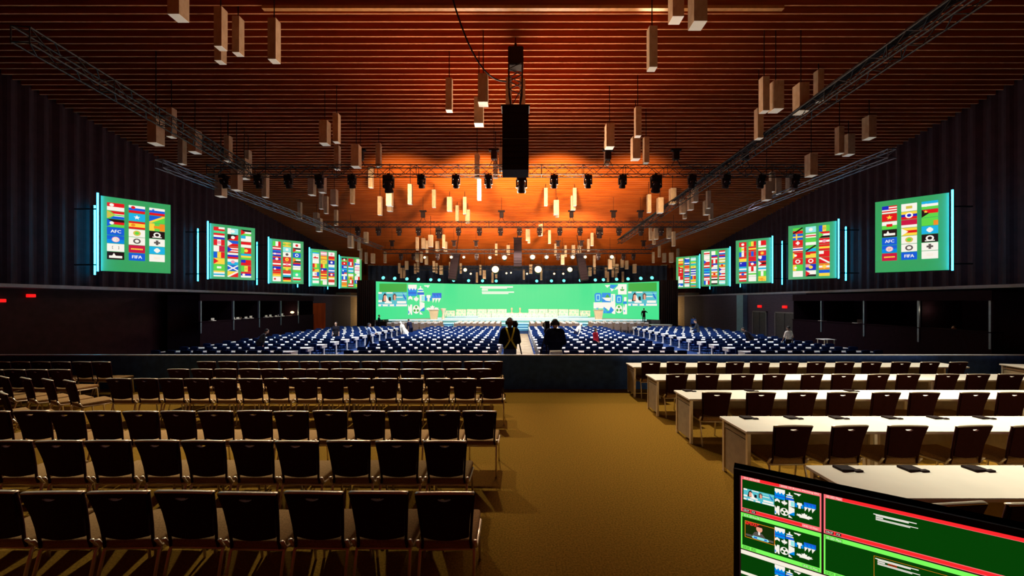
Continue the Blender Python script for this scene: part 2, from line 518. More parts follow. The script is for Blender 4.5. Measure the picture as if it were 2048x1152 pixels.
# ================================================================== NEAR CHAIRS
def make_chair():
    t = thing('banquet_chair', (0, 0, 0), 'x', 'chair')
    MB().rbox(-.225, .225, -.215, .235, .385, .455, .025, seg=3).build('seat', M_SEAT, t, True)
    # backrest with a crescent hand hole
    bm = bmesh.new()
    hb = 0.385
    out = []
    for i in range(13):
        a = -1 + 2 * i / 12
        out.append((0.176 * a, 0.0 + 0.022 * (abs(a) ** 2)))
    for i in range(1, 9):
        q = i / 8
        out.append((0.176 + 0.040 * q ** 1.5, 0.022 + (hb - 0.022) * q))
    for i in range(1, 13):
        a = 1 - 2 * i / 12
        out.append((0.216 * a, hb + 0.010 * (1 - a * a)))
    for i in range(1, 8):
        q = 1 - i / 8
        out.append((-(0.176 + 0.040 * q ** 1.5), 0.016 + (hb - 0.016) * q))
    hole = []
    for i in range(9):
        a = -1 + 2 * i / 8
        hole.append((0.058 * a, hb - 0.020 - 0.022 * (1 - a * a) - 0.004))
    for i in range(1, 8):
        a = 1 - 2 * i / 8
        hole.append((0.058 * a, hb - 0.022))
    ed = []
    for loop in (out, hole):
        vs = [bm.verts.new((x, 0, z)) for x, z in loop]
        for i in range(len(vs)):
            ed.append(bm.edges.new((vs[i], vs[(i + 1) % len(vs)])))
    bmesh.ops.triangle_fill(bm, use_beauty=True, use_dissolve=False, edges=ed)
    for v in bm.verts:
        q = v.co.z / hb
        v.co = Vector((v.co.x, -.226 - .085 * q ** 1.25 + 0.35 * v.co.x ** 2, .478 + v.co.z))
    bmesh.ops.solidify(bm, geom=bm.faces[:], thickness=0.028)
    bm.verts.index_update()
    mb = MB(); mb.add([v.co.copy() for v in bm.verts], [[v.index for v in f.verts] for f in bm.faces])
    bm.free()
    mb.build('backrest', M_FABRIC, t)
    r = MB()
    pts = []
    for i in range(11):
        a = -1 + 2 * i / 10
        pts.append((0.222 * a, -.314 + 0.35 * (0.216 * a) ** 2, .868 + .010 * (1 - a * a)))
    r.tube(pts, .011, 8, 0, rx=.021)
    r.build('top_rail', M_METAL, t, True)
    for s in (-1, 1):
        u = MB().tube([(s * .192, -.215, .40), (s * .186, -.226, .46), (s * .194, -.240, .58), (s * .207, -.268, .74), (s * .220, -.300, .868)], .011, 8)
        u.build('upright', M_METAL if False else M_FABRIC, t, True)
    for s in (-1, 1):
        MB().tube([(s * .206, -.12, .43), (s * .212, -.20, .36), (s * .218, -.285, .0)], .012, 8).build('leg', M_METAL, t, True)
        MB().tube([(s * .206, .12, .40), (s * .212, .20, .36), (s * .216, .235, .0)], .012, 8).build('leg', M_METAL, t, True)
    f = MB()
    for s in (-1, 1):
        f.tube([(s * .222, -.24, .47), (s * .226, -.20, .40), (s * .226, .0, .385), (s * .222, .19, .38)], .012, 8, rx=.016)
    f.cyl((-.222, .19, .38), (.222, .19, .38), .010, n=8)
    f.cyl((-.222, -.19, .372), (.222, -.19, .372), .010, n=8)
    f.build('seat_frame', M_METAL, t, True)
    return t


CHAIR = make_chair()
_first = [True]


def put_chair(x, y, rz, label, group):
    if _first[0]:
        _first[0] = False
        kids(CHAIR)
        for c in kids(CHAIR): kids(c)
        CHAIR.location = (x, y, 0); CHAIR.rotation_euler = (0, 0, rz)
        tag(CHAIR, label, 'chair', group)
        return CHAIR
    return dup(CHAIR, (x, y, 0), rz, label, group)


BACK = 0.30     # distance from a chair's origin to its top rail
def row_y(top_px): return F * (H - .878) / (top_px - CY)


rows = [
    ('row nearest the camera', 983, [890, 759, 631, 500, 369, 235, 104, -27]),
    ('second row from the camera', 881, [892, 794, 697, 597, 503, 407, 313, 214, 117, 19]),
    ('third row from the camera', 822, [961, 885.5, 808.5, 735.5, 658, 582.5, 506, 431, 357.5, 283, 208, 134, 60, -15]),
    ('fourth row from the camera', 757, [983.7, 930.5, 877, 823, 769, 716, 662, 608, 554, 502, 449, 395.6, 343, 291, 238]),
    ('second row from the barrier', 738, [961 - 46.4 * i for i in range(14)]),
    ('row along the barrier', 723, [986.6 - 40.9 * i for i in range(15)]),
]
for rn, py, xs in rows:
    yy = row_y(py)
    for i, px in enumerate(xs):
        lab = 'black banquet chair, %s from the carpet aisle in the %s' % (nth(i + 1), rn)
        put_chair(X(px, yy) + random.uniform(-.006, .006), yy + BACK + random.uniform(-.015, .015), random.uniform(-.03, .03), lab, 'banquet chairs beside the carpet aisle')
# side block at the far end of the rows, turned a little towards the stage
side = [
    ('outermost block along the barrier', 723.5, [203.7, 164.4, 123, 83, 42, 2], -.05),
    ('outermost block second from the barrier', 739, [120.7, 75.5, 31, -13], -.05),
    ('outermost block turned row with shaded backs', 762, [148, 104, 60, 16, -28], -.42),
    ('outermost block turned row behind that', 786, [18, -38], -.50),
]
for rn, py, xs, rz in side:
    yy = row_y(py)
    for i, px in enumerate(xs):
        yi = yy + (0.24 * i * 0.5 if rz < -.3 else 0)
        lab = 'black banquet chair, %s from the gap, %s' % (nth(i + 1), rn)
        put_chair(X(px, yi), yi + BACK, rz, lab, 'banquet chairs in the outermost block')

# ================================================================== NEAR TABLES
SEG = 2.03
TX0 = 2.79
MB_t = [None]


def make_table(first):
    t = thing('conference_table', (0, 0, 0), 'x', 'table')
    MB().rbox(0, SEG - .004, -.61, 0, .705, .74, .006, seg=1).build('tabletop', M_WHITETOP, t)
    for x in (.03, SEG - .07):
        for yv in ((-.58 if first and x < .1 else -.13), -.06):
            MB().box(x, x + .04, yv, yv + .04, 0, .705).build('leg', M_METAL, t)
        MB().box(x + .01, x + .03, -.54 if first and x < .1 else -.10, -.06, .06, .60).build('end_panel', M_BEIGE, t)
        MB().box(x + .005, x + .035, -.54 if first and x < .1 else -.10, -.06, .62, .66).build('rail', M_BEIGE, t)
    MB().box(.07, SEG - .07, -.10, -.08, .28, .69).build('modesty_panel', M_BEIGE, t)
    return t


TAB = make_table(True)
kids(TAB); [kids(c) for c in kids(TAB)]
TAB2 = make_table(False)
kids(TAB2); [kids(c) for c in kids(TAB2)]
trow = [('nearest the monitor', 3.587, 2), ('second from the monitor', 5.115, 3), ('third from the monitor', 6.61, 4),
        ('fourth from the monitor', 8.06, 5), ('along the barrier', 9.53, 4)]
ft = True
for rn, yf, n in trow:
    for k in range(n):
        lab = 'white conference table, %s from the aisle in the row %s' % (nth(k + 1), rn)
        if k == 1 and yf < 4:
            TAB2.location = (TX0 + k * SEG, yf, 0); tag(TAB2, lab, 'table', 'conference tables in rows')
        elif k > 0:
            dup(TAB2, (TX0 + k * SEG, yf, 0), 0, lab, 'conference tables in rows')
        elif ft:
            ft = False; TAB.location = (TX0 + k * SEG, yf, 0); tag(TAB, lab, 'table', 'conference tables in rows')
        else:
            dup(TAB, (TX0 + k * SEG, yf, 0), 0, lab, 'conference tables in rows')
dup(TAB, (X(2008, 9.3), 9.4, 0), -.16, 'white conference table standing alone past the end of the barrier row', 'conference tables in rows')

chr_ = [
    ('nearest the monitor', 2.66, [1908, 2072]),
    ('second from the monitor', 4.32, [1586, 1695.6, 1816, 1944, 2056]),
    ('third from the monitor', 5.89, [1435.7, 1524, 1606.6, 1686.5, 1772, 1851, 1950, 2030]),
    ('fourth from the monitor', 7.35, [1352, 1416, 1486.5, 1548, 1622, 1687, 1755, 1817, 1895, 1956.5, 2025]),
    ('along the barrier', 8.80, [1302.5, 1354.5, 1417.5, 1469, 1521.7, 1579, 1632, 1690, 1744.7, 1802.6, 1860, 1916]),
]
for rn, yb, xs in chr_:
    for i, px in enumerate(xs):
        put_chair(X(px, yb), yb + BACK, random.uniform(-.10, .10),
                  'black banquet chair, %s from the aisle at the white table row %s' % (nth(i + 1), rn), 'banquet chairs at the white tables')

# flat black units lying along the far edge of the two nearest table rows
def make_unit():
    t = thing('desk_microphone_unit', (0, 0, 0), 'x', 'desk unit')
    MB().prism([(-.08, 0), (.08, 0), (.08, .012), (-.08, .022)], -.05, .05).build('body', M_BLACK, t)
    MB().rbox(.035, .115, -.075, -.035, 0, .014, .004, seg=1).build('cable_plug', M_BLACK, t)
    return t


UNIT = make_unit(); kids(UNIT); [kids(c) for c in kids(UNIT)]
fu = True
for rn, yu, xs in (('nearest table row', 3.50, [1690, 1820, 1950, 2076]), ('second table row', 5.03, [1494, 1583, 1674, 1780, 1871, 1964]), ('third table row', 6.54, [1376, 1500, 1700])):
    for i, px in enumerate(xs):
        lab = 'flat black desk unit, %s from the aisle on the %s' % (nth(i + 1), rn)
        loc = (X(px, yu), yu, .7402)
        if fu:
            fu = False; UNIT.location = loc; tag(UNIT, lab, 'desk unit', 'desk units on the white tables'); UNIT.rotation_euler = (0, 0, .1)
        else:
            dup(UNIT, loc, .1, lab, 'desk units on the white tables')

# ================================================================== BARRIER
bt = thing('barrier', (0, PLAT - .05, 0), 'low navy cloth covered barrier across the hall behind the two camera operators', 'barrier')
mb = MB(); vs = []; n = 380
for i in range(n + 1):
    xx = -19 + 38.0 * i / n
    yy = -.03 + .012 * math.sin(xx * 9.0) + .006 * math.sin(xx * 23)
    vs += [(xx, yy, 0), (xx, yy, .89), (xx, .03, 0), (xx, .03, .89)]
fs = []
for i in range(n):
    a = 4 * i; b = a + 4
    fs += [(a, b, b + 1, a + 1), (a + 2, a + 3, b + 3, b + 2), (a + 1, b + 1, b + 3, a + 3)]
mb.add(vs, fs); mb.build('cloth_panel', M_BARRIER, bt)
MB().rbox(-19, 19, -.05, .045, .885, .91, .006, seg=1).build('top_rail', M_RAILTOP, bt)

# ================================================================== MAIN FLOOR: delegate tables and chairs
def make_delegate_chair_mb():
    m = MB()
    m.prism([(-.19, .44), (.19, .44), (.225, .86), (.12, .885), (-.12, .885), (-.225, .86)], -.27, -.22)
    m.rbox(-.23, .23, -.24, .22, .40, .47, .02, seg=1)
    for sx in (-.2, .2):
        for sy in (-.22, .2):
            m.box(sx - .012, sx + .012, sy - .012, sy + .012, 0, .41)
    return m


def make_delegate_table_mb(w, end):
    """white top over a navy skirt; the table at a block's end shows a white leg and foot"""
    m = MB()
    m.box(0.005, w - .005, -.30, .30, .70, .74, 0)
    for x, e in ((.03, -1), (w - .09, 1)):
        k = 0 if e == end else 1
        m.box(x, x + .06, -.05, .07, .04, .70, k)
        m.box(x, x + .06, -.05, .28, 0, .04, k)
        m.box(x - .02, x + .08, -.28, .28, .56, .70, k)
    m.box(.1, w - .1, .10, .12, .30, .70, 1)
    return m


M_TABLEG = M_FIELDTOP
DC = make_delegate_chair_mb().build('delegate_chair', M_NAVY)
DT = {}
ROWS = [18.35 + 1.43 * i for i in range(13)]
blocks = [('outer block under the booth wall', -17.55, -11.05, 10, 3), ('block beside the tan gangway behind the strapped operator', -8.35, -0.95, 12, 4),
          ('block beside the tan gangway behind the operator in navy', 1.05, 8.2, 11, 4), ('outer block by the double doors', 11.1, 17.6, 10, 3)]
bshort = ['outer block on booth side', 'inner block on booth side', 'inner block on door side', 'outer block on door side']
stuffmb = MB(); cmb = make_delegate_chair_mb()
fc = True
tmesh = {}
for r, yr in enumerate(ROWS):
    for b, (bn, xa, xb, nc, nt) in enumerate(blocks):
        w = (xb - xa) / nt
        for k in range(nt):
            lab = 'white table, %s from outer end, %s row from barrier, %s' % (nth(k + 1 if xa < 0 else nt - k), nth(r + 1), bshort[b])
            end = {0: 1 if k == nt - 1 else 0, 1: 1 if k == nt - 1 else (-1 if k == 0 else 0), 2: -1 if k == 0 else (1 if k == nt - 1 else 0), 3: -1 if k == 0 else 0}[b]
            key = (round(w, 3), end)
            if key not in tmesh:
                o = make_delegate_table_mb(w, end).build('delegate_table', [M_TABLEG, M_NAVY]); tmesh[key] = o
            else:
                o = tmesh[key].copy(); COL.objects.link(o)
            o.location = (xa + k * w, yr, LOW)
            tag(o, lab, 'table', 'white delegate tables')
        sp = (xb - xa) / nc
        for k in range(nc):
            xx = xa + sp * (k + .5) + random.uniform(-.07, .07)
            yy = yr - .42 + random.uniform(-.06, .05)
            rz = random.uniform(-.15, .15)
            if r < 7:
                lab = 'navy chair, %s from outer end, %s row from barrier, %s' % (nth(k + 1 if xa < 0 else nc - k), nth(r + 1), bshort[b])
                if fc:
                    fc = False; o = DC
                else:
                    o = DC.copy(); COL.objects.link(o)
                o.location = (xx, yy, LOW); o.rotation_euler = (0, 0, rz)
                tag(o, lab, 'chair', 'navy delegate chairs')
            else:
                stuffmb.add(cmb.v, cmb.f, 0, Matrix.Translation((xx, yy, LOW)) @ Matrix.Rotation(rz, 4, 'Z'))
o = stuffmb.build('delegate_chairs', M_NAVY)
tag(o, 'distant navy delegate chairs behind the seventh white table row, up to the stage', 'chairs', kind='stuff')

# tan gangway boards down the middle
g = MB().box(-.86, .98, 11.95, 36.2, LOW, LOW + .03)
for i in range(16):
    yy = 12.6 + i * 1.5
    g.box(-.86, .98, yy, yy + .05, LOW + .03, LOW + .04)
tag(g.build('gangway_boarding', M_TAN), 'tan boarding down the central gangway from the barrier to the stage steps', 'flooring')
# camera riser behind the barrier
rt = thing('camera_riser', (0.3, 11.0, LOW), 'tan camera riser behind the barrier carrying both camera operators', 'platform')
MB().box(-1.7, 1.7, -1.08, .9, .86, .91).build('deck', M_TAN, rt)
MB().box(-1.68, 1.68, -1.06, .88, .0, .86).build('skirt', M_TAN, rt)

# cream armchairs in front of the stage
m = MB()
m.rbox(-.30, .30, -.30, -.18, .30, 1.08, .04, seg=1).rbox(-.30, .30, -.25, .28, .22, .46, .04, seg=1)
m.rbox(-.33, -.25, -.28, .25, .2, .66, .03, seg=1).rbox(.25, .33, -.28, .25, .2, .66, .03, seg=1)
for sx in (-.24, .24):
    for sy in (-.22, .2):
        m.box(sx - .02, sx + .02, sy - .02, sy + .02, 0, .24)
m.m = [0] * len(m.m)
m.rbox(-.22, .22, -.315, -.165, .95, 1.10, .03, 1, seg=1)
AC = m.build('armchair', [M_TAUPE, M_FIELDTOP])
fa = True
for r, yr in enumerate((37.3, 38.5, 39.7)):
    for bi, (pa, pb, n, bn) in enumerate(((782, 884, 8, 'outer block on booth side'), (912, 1003, 8, 'inner block on booth side'),
                                         (1058, 1155, 8, 'inner block on door side'), (1178, 1290, 8, 'outer block on door side'))):
        for k in range(n):
            px = pa + (pb - pa) * (k + .5) / n
            lab = 'cream armchair facing the stage, %s seat of the %s row, %s' % (nth(k + 1), nth(r + 1), bn)
            if fa:
                fa = False; o = AC
            else:
                o = AC.copy(); COL.objects.link(o)
            o.location = (X(px, 38.5), yr, LOW)
            o.rotation_euler = (0, 0, random.uniform(-.06, .06)); o.scale = (.88, .88, 1)
            tag(o, lab, 'armchair', 'cream armchairs before the stage')

# ================================================================== STAGE AND MAIN SCREEN
RC, YC0 = 20.5, 28.5      # the screen is an arc of this radius about (0, YC0)
TH = math.asin(15.87 / 20.5)
ZB, ZT = 0.22, 4.53


def arc(th, off=0.0):
    r = RC - off
    return r * math.sin(th), YC0 + r * math.cos(th)


def th_of(px, off=0.0):
    lo, hi = -1.2, 1.2
    for _ in range(40):
        mid = (lo + hi) / 2
        x, yv = arc(mid, off)
        if F * x / yv < px - CX: lo = mid
        else: hi = mid
    return (lo + hi) / 2


def screen_pt(px, py, off):
    th = th_of(px, off)
    x, yv = arc(th, off)
    return (x, yv, min(ZT, max(ZB, Z(py, yv))))


ms = thing('main_screen', (0, 0, 0), 'huge curved green screen with white and blue graphics at the back of the stage', 'screen')
disp = MB()
NS = 64
for i in range(NS):
    a, b = -TH + 2 * TH * i / NS, -TH + 2 * TH * (i + 1) / NS
    (xa, ya), (xb, yb) = arc(a), arc(b)
    disp.quad((xa, ya, ZB), (xb, yb, ZB), (xb, yb, ZT), (xa, ya, ZT), EI['G'])


def leaf_poly():
    h = [(0, 1), (.13, .72), (.26, .80), (.22, .42), (.45, .62), (.50, .50), (.72, .54), (.64, .34), (.80, .26), (.42, -.02), (.47, -.15), (.06, -.10), (.05, -.42)]
    return h + [(-x, yv) for x, yv in reversed(h[1:])]


def gfx_left(P):
    """flat artwork of the screen's near end: P(points, colour, layer); coordinates of the artwork sheet"""
    R = lambda x0, y0, x1, y1, c, l=1: P([(x0, y0), (x1, y0), (x1, y1), (x0, y1)], c, l)
    R(710, 180, 870, 245, 'W'); R(710, 245, 870, 320, 'b')
    for i in range(3): P([(715 + 52 * i, 245), (765 + 52 * i, 245), (740 + 52 * i, 285)], 'W', 2)
    R(710, 320, 870, 348, 'B', 2); R(710, 348, 870, 392, 'b')
    P([(712, 470), (712, 420), (750, 388), (790, 420), (790, 470), (750, 440)], 'W', 2)
    R(880, 325, 1005, 368, 'B')
    R(930, 205, 950, 260, 'W'); P([(885, 262), (940, 240), (995, 262), (985, 275), (895, 275)], 'W', 2)
    R(900, 275, 980, 300, 'b'); R(885, 300, 1000, 318, 'W')
    P([(1002, 192), (1115, 190), (1080, 240), (1050, 215), (1020, 216)], 'W', 1)
    R(925, 368, 1015, 492, 'W'); R(960, 385, 1008, 480, 'c', 2)
    P([(925, 492), (1015, 520), (1015, 600), (925, 660)], 'W', 1); R(925, 600, 1015, 672, 'b', 1)
    P([(925, 600), (1000, 600), (925, 672)], 'W', 2); P([(925, 672), (985, 735), (925, 735)], 'W', 1)
    R(1020, 395, 1058, 478, 'b'); R(1118, 395, 1150, 478, 'b')
    P([(1055, 372), (1125, 372), (1128, 420), (1108, 430), (1108, 492), (1072, 492), (1072, 430), (1052, 420)], 'W', 2)
    R(1155, 335, 1330, 430, 'B')
    for i in range(3):
        x = 1165 + 54 * i
        P([(x, 352), (x + 50, 420), (x, 420)], 'b', 2)
        P([(x - 5, 430), (x + 49, 430), (x + 25, 475), (x + 5, 520)], 'W', 2)
    lp = leaf_poly()
    P([(860 + 62 * x, 470 - 82 * yv) for x, yv in lp], 'W', 2)
    P([(1162 + 158 * x, 660 - 100 * yv) for x, yv in lp if yv > -.2], 'W', 2)
    P([(710, 548), (735, 600), (750, 550), (785, 550), (785, 740), (765, 740), (745, 690), (735, 740), (710, 740)], 'W', 1)
    P([(712, 650), (735, 690), (712, 735)], 'b', 2)
    P([(860 + 64 * math.cos(a * PI / 12), 640 + 80 * math.sin(a * PI / 12)) for a in range(24)], 'W', 1)
    for k in range(3):
        a0 = k * 2 * PI / 3 + PI / 2 + PI / 3
        P([(860 + 34 * math.cos(a0) + 21 * math.cos(a * PI / 6), 640 + 43 * math.sin(a0) + 25 * math.sin(a * PI / 6)) for a in range(12)], 'g', 2)


def gfx_photo(P, x0, y0, x1, y1):
    """small camera picture of two seated people at a desk"""
    U = lambda u, v: (x0 + (x1 - x0) * u, y0 + (y1 - y0) * v)
    Q = lambda u0, v0, u1, v1, c, l: P([U(u0, v0), U(u1, v0), U(u1, v1), U(u0, v1)], c, l)
    Q(0, 0, 1, 1, 't', 1)
    Q(0, .0, .12, .12, 'W', 2); Q(.28, .02, .5, .10, 'W', 2); Q(.62, .10, .98, .15, 'c', 2); Q(.6, .32, .85, .38, 'W', 2)
    P([U(.86, .06), U(.98, .5), U(.93, .5), U(.82, .06)], 'B', 2)
    Q(0, .55, .13, .70, 'W', 2); Q(.65, .62, .97, .78, 'W', 2); Q(0, .84, 1, .98, 'W', 2)
    Q(.1, .86, .15, .99, 'C', 3); Q(.33, .86, .4, .97, 't', 3); Q(.55, .84, .62, .97, 'C', 3)
    P([U(.13, .66), U(.17, .2), U(.23, .06), U(.29, .2), U(.33, .66)], 'D', 2)
    P([U(.18, .62), U(.19, .26), U(.24, .2), U(.27, .3), U(.28, .62)], 'S', 3)
    P([U(.27, .2), U(.36, .6), U(.44, .24), U(.38, .7), U(.26, .7)], 'W', 3)
    Q(.36, .34, .44, .6, 'D', 4)
    P([U(.5, .55), U(.5, .2), U(.56, .08), U(.63, .2), U(.62, .5)], 'x', 3)
    P([U(.55, .55), U(.54, .25), U(.58, .2), U(.61, .35), U(.60, .58)], 'S', 4)
    Q(.22, .66, .47, .78, 'W', 4)


def clip_x(pts, x0, keep_right):
    out = []
    n = len(pts)
    for i in range(n):
        p, q = pts[i], pts[(i + 1) % n]
        pi = p[0] >= x0 if keep_right else p[0] <= x0
        qi = q[0] >= x0 if keep_right else q[0] <= x0
        if pi: out.append(p)
        if pi != qi:
            f = (x0 - p[0]) / (q[0] - p[0]); out.append((x0, p[1] + f * (q[1] - p[1])))
    return out


def on_screen(pts, c, l, sx, ox, sy, oy):
    xa = min(p[0] for p in pts); xb = max(p[0] for p in pts)
    n = max(1, int((xb - xa) / 45))
    for i in range(n):
        q = pts
        if i > 0: q = clip_x(q, xa + (xb - xa) * i / n, True)
        if i < n - 1: q = clip_x(q, xa + (xb - xa) * (i + 1) / n, False)
        if len(q) < 3: continue
        disp.add([screen_pt(ox + x / sx, oy + yv / sy, .03 + .012 * l) for x, yv in q], [tuple(range(len(q)))], EI[c])


def P_left(pts, c, l): on_screen(pts, c, l, 9.309, 740, 9.309, 550)
def P_right(pts, c, l): on_screen(pts, c, l, 9.6, 1140, 9.6, 540)


gfx_left(P_left)
P_left([(175, 160), (685, 160), (685, 316), (175, 316)], 'g', 1)
gfx_photo(P_left, 155, 318, 690, 588)
# the artwork at the other end
for pts, c, l in (
    ([(665, 290), (780, 285), (715, 342)], 'W', 1), ([(768, 280), (770, 400), (920, 290)], 'b', 1), ([(768, 345), (800, 415), (845, 370)], 'W', 2),
    ([(845, 385), (920, 300), (920, 365)], 'W', 2), ([(922, 270), (1088, 270), (1088, 468), (922, 468)], 'W', 1),
    ([(995, 320), (1015, 320), (1015, 365), (995, 365)], 'g', 2), ([(958, 370), (1048, 370), (1030, 400), (975, 400)], 'g', 2),
    ([(470, 470), (500, 440), (580, 440), (605, 470), (605, 600), (480, 615)], 'b', 1), ([(500, 470), (575, 470), (575, 590), (500, 590)], 'c', 2), ([(515, 490), (560, 490), (560, 570), (515, 570)], 'b', 3),
    ([(612, 438), (780, 438), (780, 530), (612, 530)], 'b', 1), ([(670, 530), (720, 460), (770, 530)], 'g', 2),
    ([(612, 530), (780, 530), (780, 620), (612, 620)], 'b', 1), ([(612, 530), (785, 530), (770, 600), (690, 590)], 'W', 2),
    ([(785, 462), (865, 462), (865, 700), (785, 640)], 'W', 1), ([(800, 480), (830, 480), (830, 600), (800, 600)], 'c', 2),
    ([(880, 490), (900, 480), (975, 480), (1000, 500), (1000, 620), (970, 640), (905, 640), (880, 620)], 'b', 1), ([(905, 510), (975, 510), (975, 615), (905, 615)], 'c', 2), ([(920, 530), (960, 530), (960, 600), (920, 600)], 'b', 3),
    ([(1035, 520), (1085, 520), (1085, 600), (1035, 600)], 'W', 1), ([(1018, 605), (1090, 605), (1090, 650), (1018, 650)], 'b', 1),
    ([(452, 622), (870, 622), (870, 845), (820, 840), (700, 740), (452, 740)], 'W', 1),
    ([(500, 770), (520, 710), (545, 770)], 'C', 2), ([(610, 825), (650, 705), (720, 825)], 'C', 2), ([(650, 705), (720, 825), (690, 740)], 'B', 3), ([(730, 825), (785, 700), (845, 770), (790, 830)], 'b', 2),
    ([(640, 790), (780, 790), (780, 830), (640, 830)], 'b', 2),
    ([(1018, 655), (1040, 730), (1058, 655), (1095, 655), (1095, 850), (1018, 850)], 'W', 1), ([(1035, 770), (1055, 770), (1055, 805), (1035, 805)], 'C', 2),
):
    P_right(pts, c, l)
P_right([(940 + 66 * math.cos(a * PI / 12), 750 + 80 * math.sin(a * PI / 12)) for a in range(24)], 'W', 1)
for k in range(3):
    a0 = k * 2 * PI / 3 + PI / 2 + PI / 3
    P_right([(940 + 35 * math.cos(a0) + 22 * math.cos(a * PI / 6), 750 + 43 * math.sin(a0) + 26 * math.sin(a * PI / 6)) for a in range(12)], 'g', 2)
P_right([(1118, 255), (1665, 240), (1665, 410), (1118, 410)], 'g', 1)
gfx_photo(P_right, 1115, 412, 1670, 692)
for x0, y0, x1, y1 in ((190, 210, 800, 236), (225, 238, 690, 254), (220, 262, 335, 292), (220, 308, 820, 330), (225, 336, 715, 354)):
    for j in range(12):
        xa = x0 + (x1 - x0) * j / 12; xb = x0 + (x1 - x0) * (j + 1) / 12
        disp.add([screen_pt(940 + a / 9.309, 550 + b / 9.309, .03) for a, b in ((xa, y0), (xb, y0), (xb, y1), (xa, y1))], [(0, 1, 2, 3)], EI['W'])
disp.build('display', EM, ms)
bk = MB()
for i in range(NS):
    a, b = -TH + 2 * TH * i / NS, -TH + 2 * TH * (i + 1) / NS
    p = [arc(a, -.05), arc(b, -.05), arc(b, -.45), arc(a, -.45)]
    bk.add([(x, yv, z) for z in (ZB, ZT) for x, yv in p], [(0, 1, 2, 3), (4, 5, 6, 7), (0, 1, 5, 4), (1, 2, 6, 5), (2, 3, 7, 6), (3, 0, 4, 7)])
bk.build('backing_frame', M_BLACK, ms)
# black masking drapes beside it
for s, nm in ((-1, 'by the booth side'), (1, 'by the double door side')):
    mb = MB(); vs = []
    for i in range(41):
        xx = s * (15.95 + 1.95 * i / 40); yy = 41.2 + .06 * math.sin(i * 1.3)
        vs += [(xx, yy, LOW), (xx, yy, 4.66), (xx, yy + .12, LOW), (xx, yy + .12, 4.66)]
    fs = []
    for i in range(40):
        a = 4 * i; b = a + 4
        fs += [(a, b, b + 1, a + 1), (a + 2, a + 3, b + 3, b + 2), (a + 1, b + 1, b + 3, a + 3)]
    mb.add(vs, fs)
    tag(mb.build('masking_drape', M_BLACK), 'black masking drape hanging beside the green screen %s' % nm, 'drape', 'masking drapes')
# navy backdrop drape above and behind
mb = MB(); vs = []
for i in range(301):
    xx = -20.8 + 41.6 * i / 300; yy = 51.5 + .08 * math.sin(i * 1.1)
    vs += [(xx, yy, LOW), (xx, yy, 7.25), (xx, yy + .15, LOW), (xx, yy + .15, 7.25)]
fs = []
for i in range(300):
    a = 4 * i; b = a + 4
    fs += [(a, b, b + 1, a + 1), (a + 2, a + 3, b + 3, b + 2), (a + 1, b + 1, b + 3, a + 3)]
mb.add(vs, fs)
tag(mb.build('backdrop_drape', M_BACKDROP), 'dark navy backdrop drape hanging behind and above the green screen', 'drape')

# stage decks
M_LEDSTRIP = emit('stage_led_strip', (200, 250, 250), 1.6)
st = thing('stage', (0, 0, LOW), 'white and teal stepped stage with bright edges under the curved green screen', 'stage')
def deck(xw, yf, z0, z1, nm, ybk=None):
    poly = [(-xw, yf)] + [(xw, yf)]
    ns = 24
    arcp = []
    tm = min(TH * .995, math.asin(min(.999, xw / 20.3)))
    for i in range(ns + 1):
        x, yv = arc(tm - 2 * tm * i / ns, .12)
        arcp.append((x, max(yf + .05, yv)))
    poly = poly + arcp
    n = len(poly)
    m = MB()
    m.add([(x, yv, z0) for x, yv in poly] + [(x, yv, z1) for x, yv in poly], [tuple(range(n, 2 * n))], 0)
    m.add([(x, yv, z0) for x, yv in poly] + [(x, yv, z1) for x, yv in poly], [(i, (i + 1) % n, n + (i + 1) % n, n + i) for i in range(n)], 1)
    m.box(-xw, xw, yf - .03, yf, z1 - .10, z1 + .01, 2)
    m.build(nm, [M_STAGE, M_STAGEFACE, M_LEDSTRIP], st)
deck(12.4, 41.2, 0, .80, 'lower_deck')
deck(14.6, 41.9, 0, 1.13, 'main_deck')
deck(9.6, 43.6, 1.13, 1.25, 'middle_tier')
deck(8.6, 45.2, 1.25, 1.40, 'upper_tier')
for xa, xb in ((-1.0, 1.15), (-9.2, -7.2), (5.8, 7.6)):
    for k in range(3):
        MB().box(xa, xb, 40.2 + .33 * k, 41.2, .26 * k, .26 * (k + 1), 0).box(xa, xb, 40.19 + .33 * k, 40.2 + .33 * k, .26 * (k + 1) - .05, .26 * (k + 1), 1).build('step', [mat('step_blue', (0.05, 0.25, 0.50), 0.5, 0, 5, 0.1), M_LEDSTRIP], st)

# stage desks with pale patterned fronts
M_DESKF = bpy.data.materials.new('desk_pattern'); M_DESKF.use_nodes = True
_nt = M_DESKF.node_tree; _b = _nt.nodes['Principled BSDF']
_v = _nt.nodes.new('ShaderNodeTexVoronoi'); _v.inputs['Scale'].default_value = 3.2; _v.feature = 'DISTANCE_TO_EDGE'
_tc = _nt.nodes.new('ShaderNodeTexCoord'); _cr = _nt.nodes.new('ShaderNodeValToRGB')
_cr.color_ramp.elements[0].position = .06; _cr.color_ramp.elements[1].position = .12
_cr.color_ramp.elements[0].color = (.85, .85, .80, 1); _cr.color_ramp.elements[1].color = (.34, .72, .62, 1)
_nt.links.new(_tc.outputs['Object'], _v.inputs['Vector']); _nt.links.new(_v.outputs['Distance'], _cr.inputs['Fac']); _nt.links.new(_cr.outputs['Color'], _b.inputs['Base Color'])


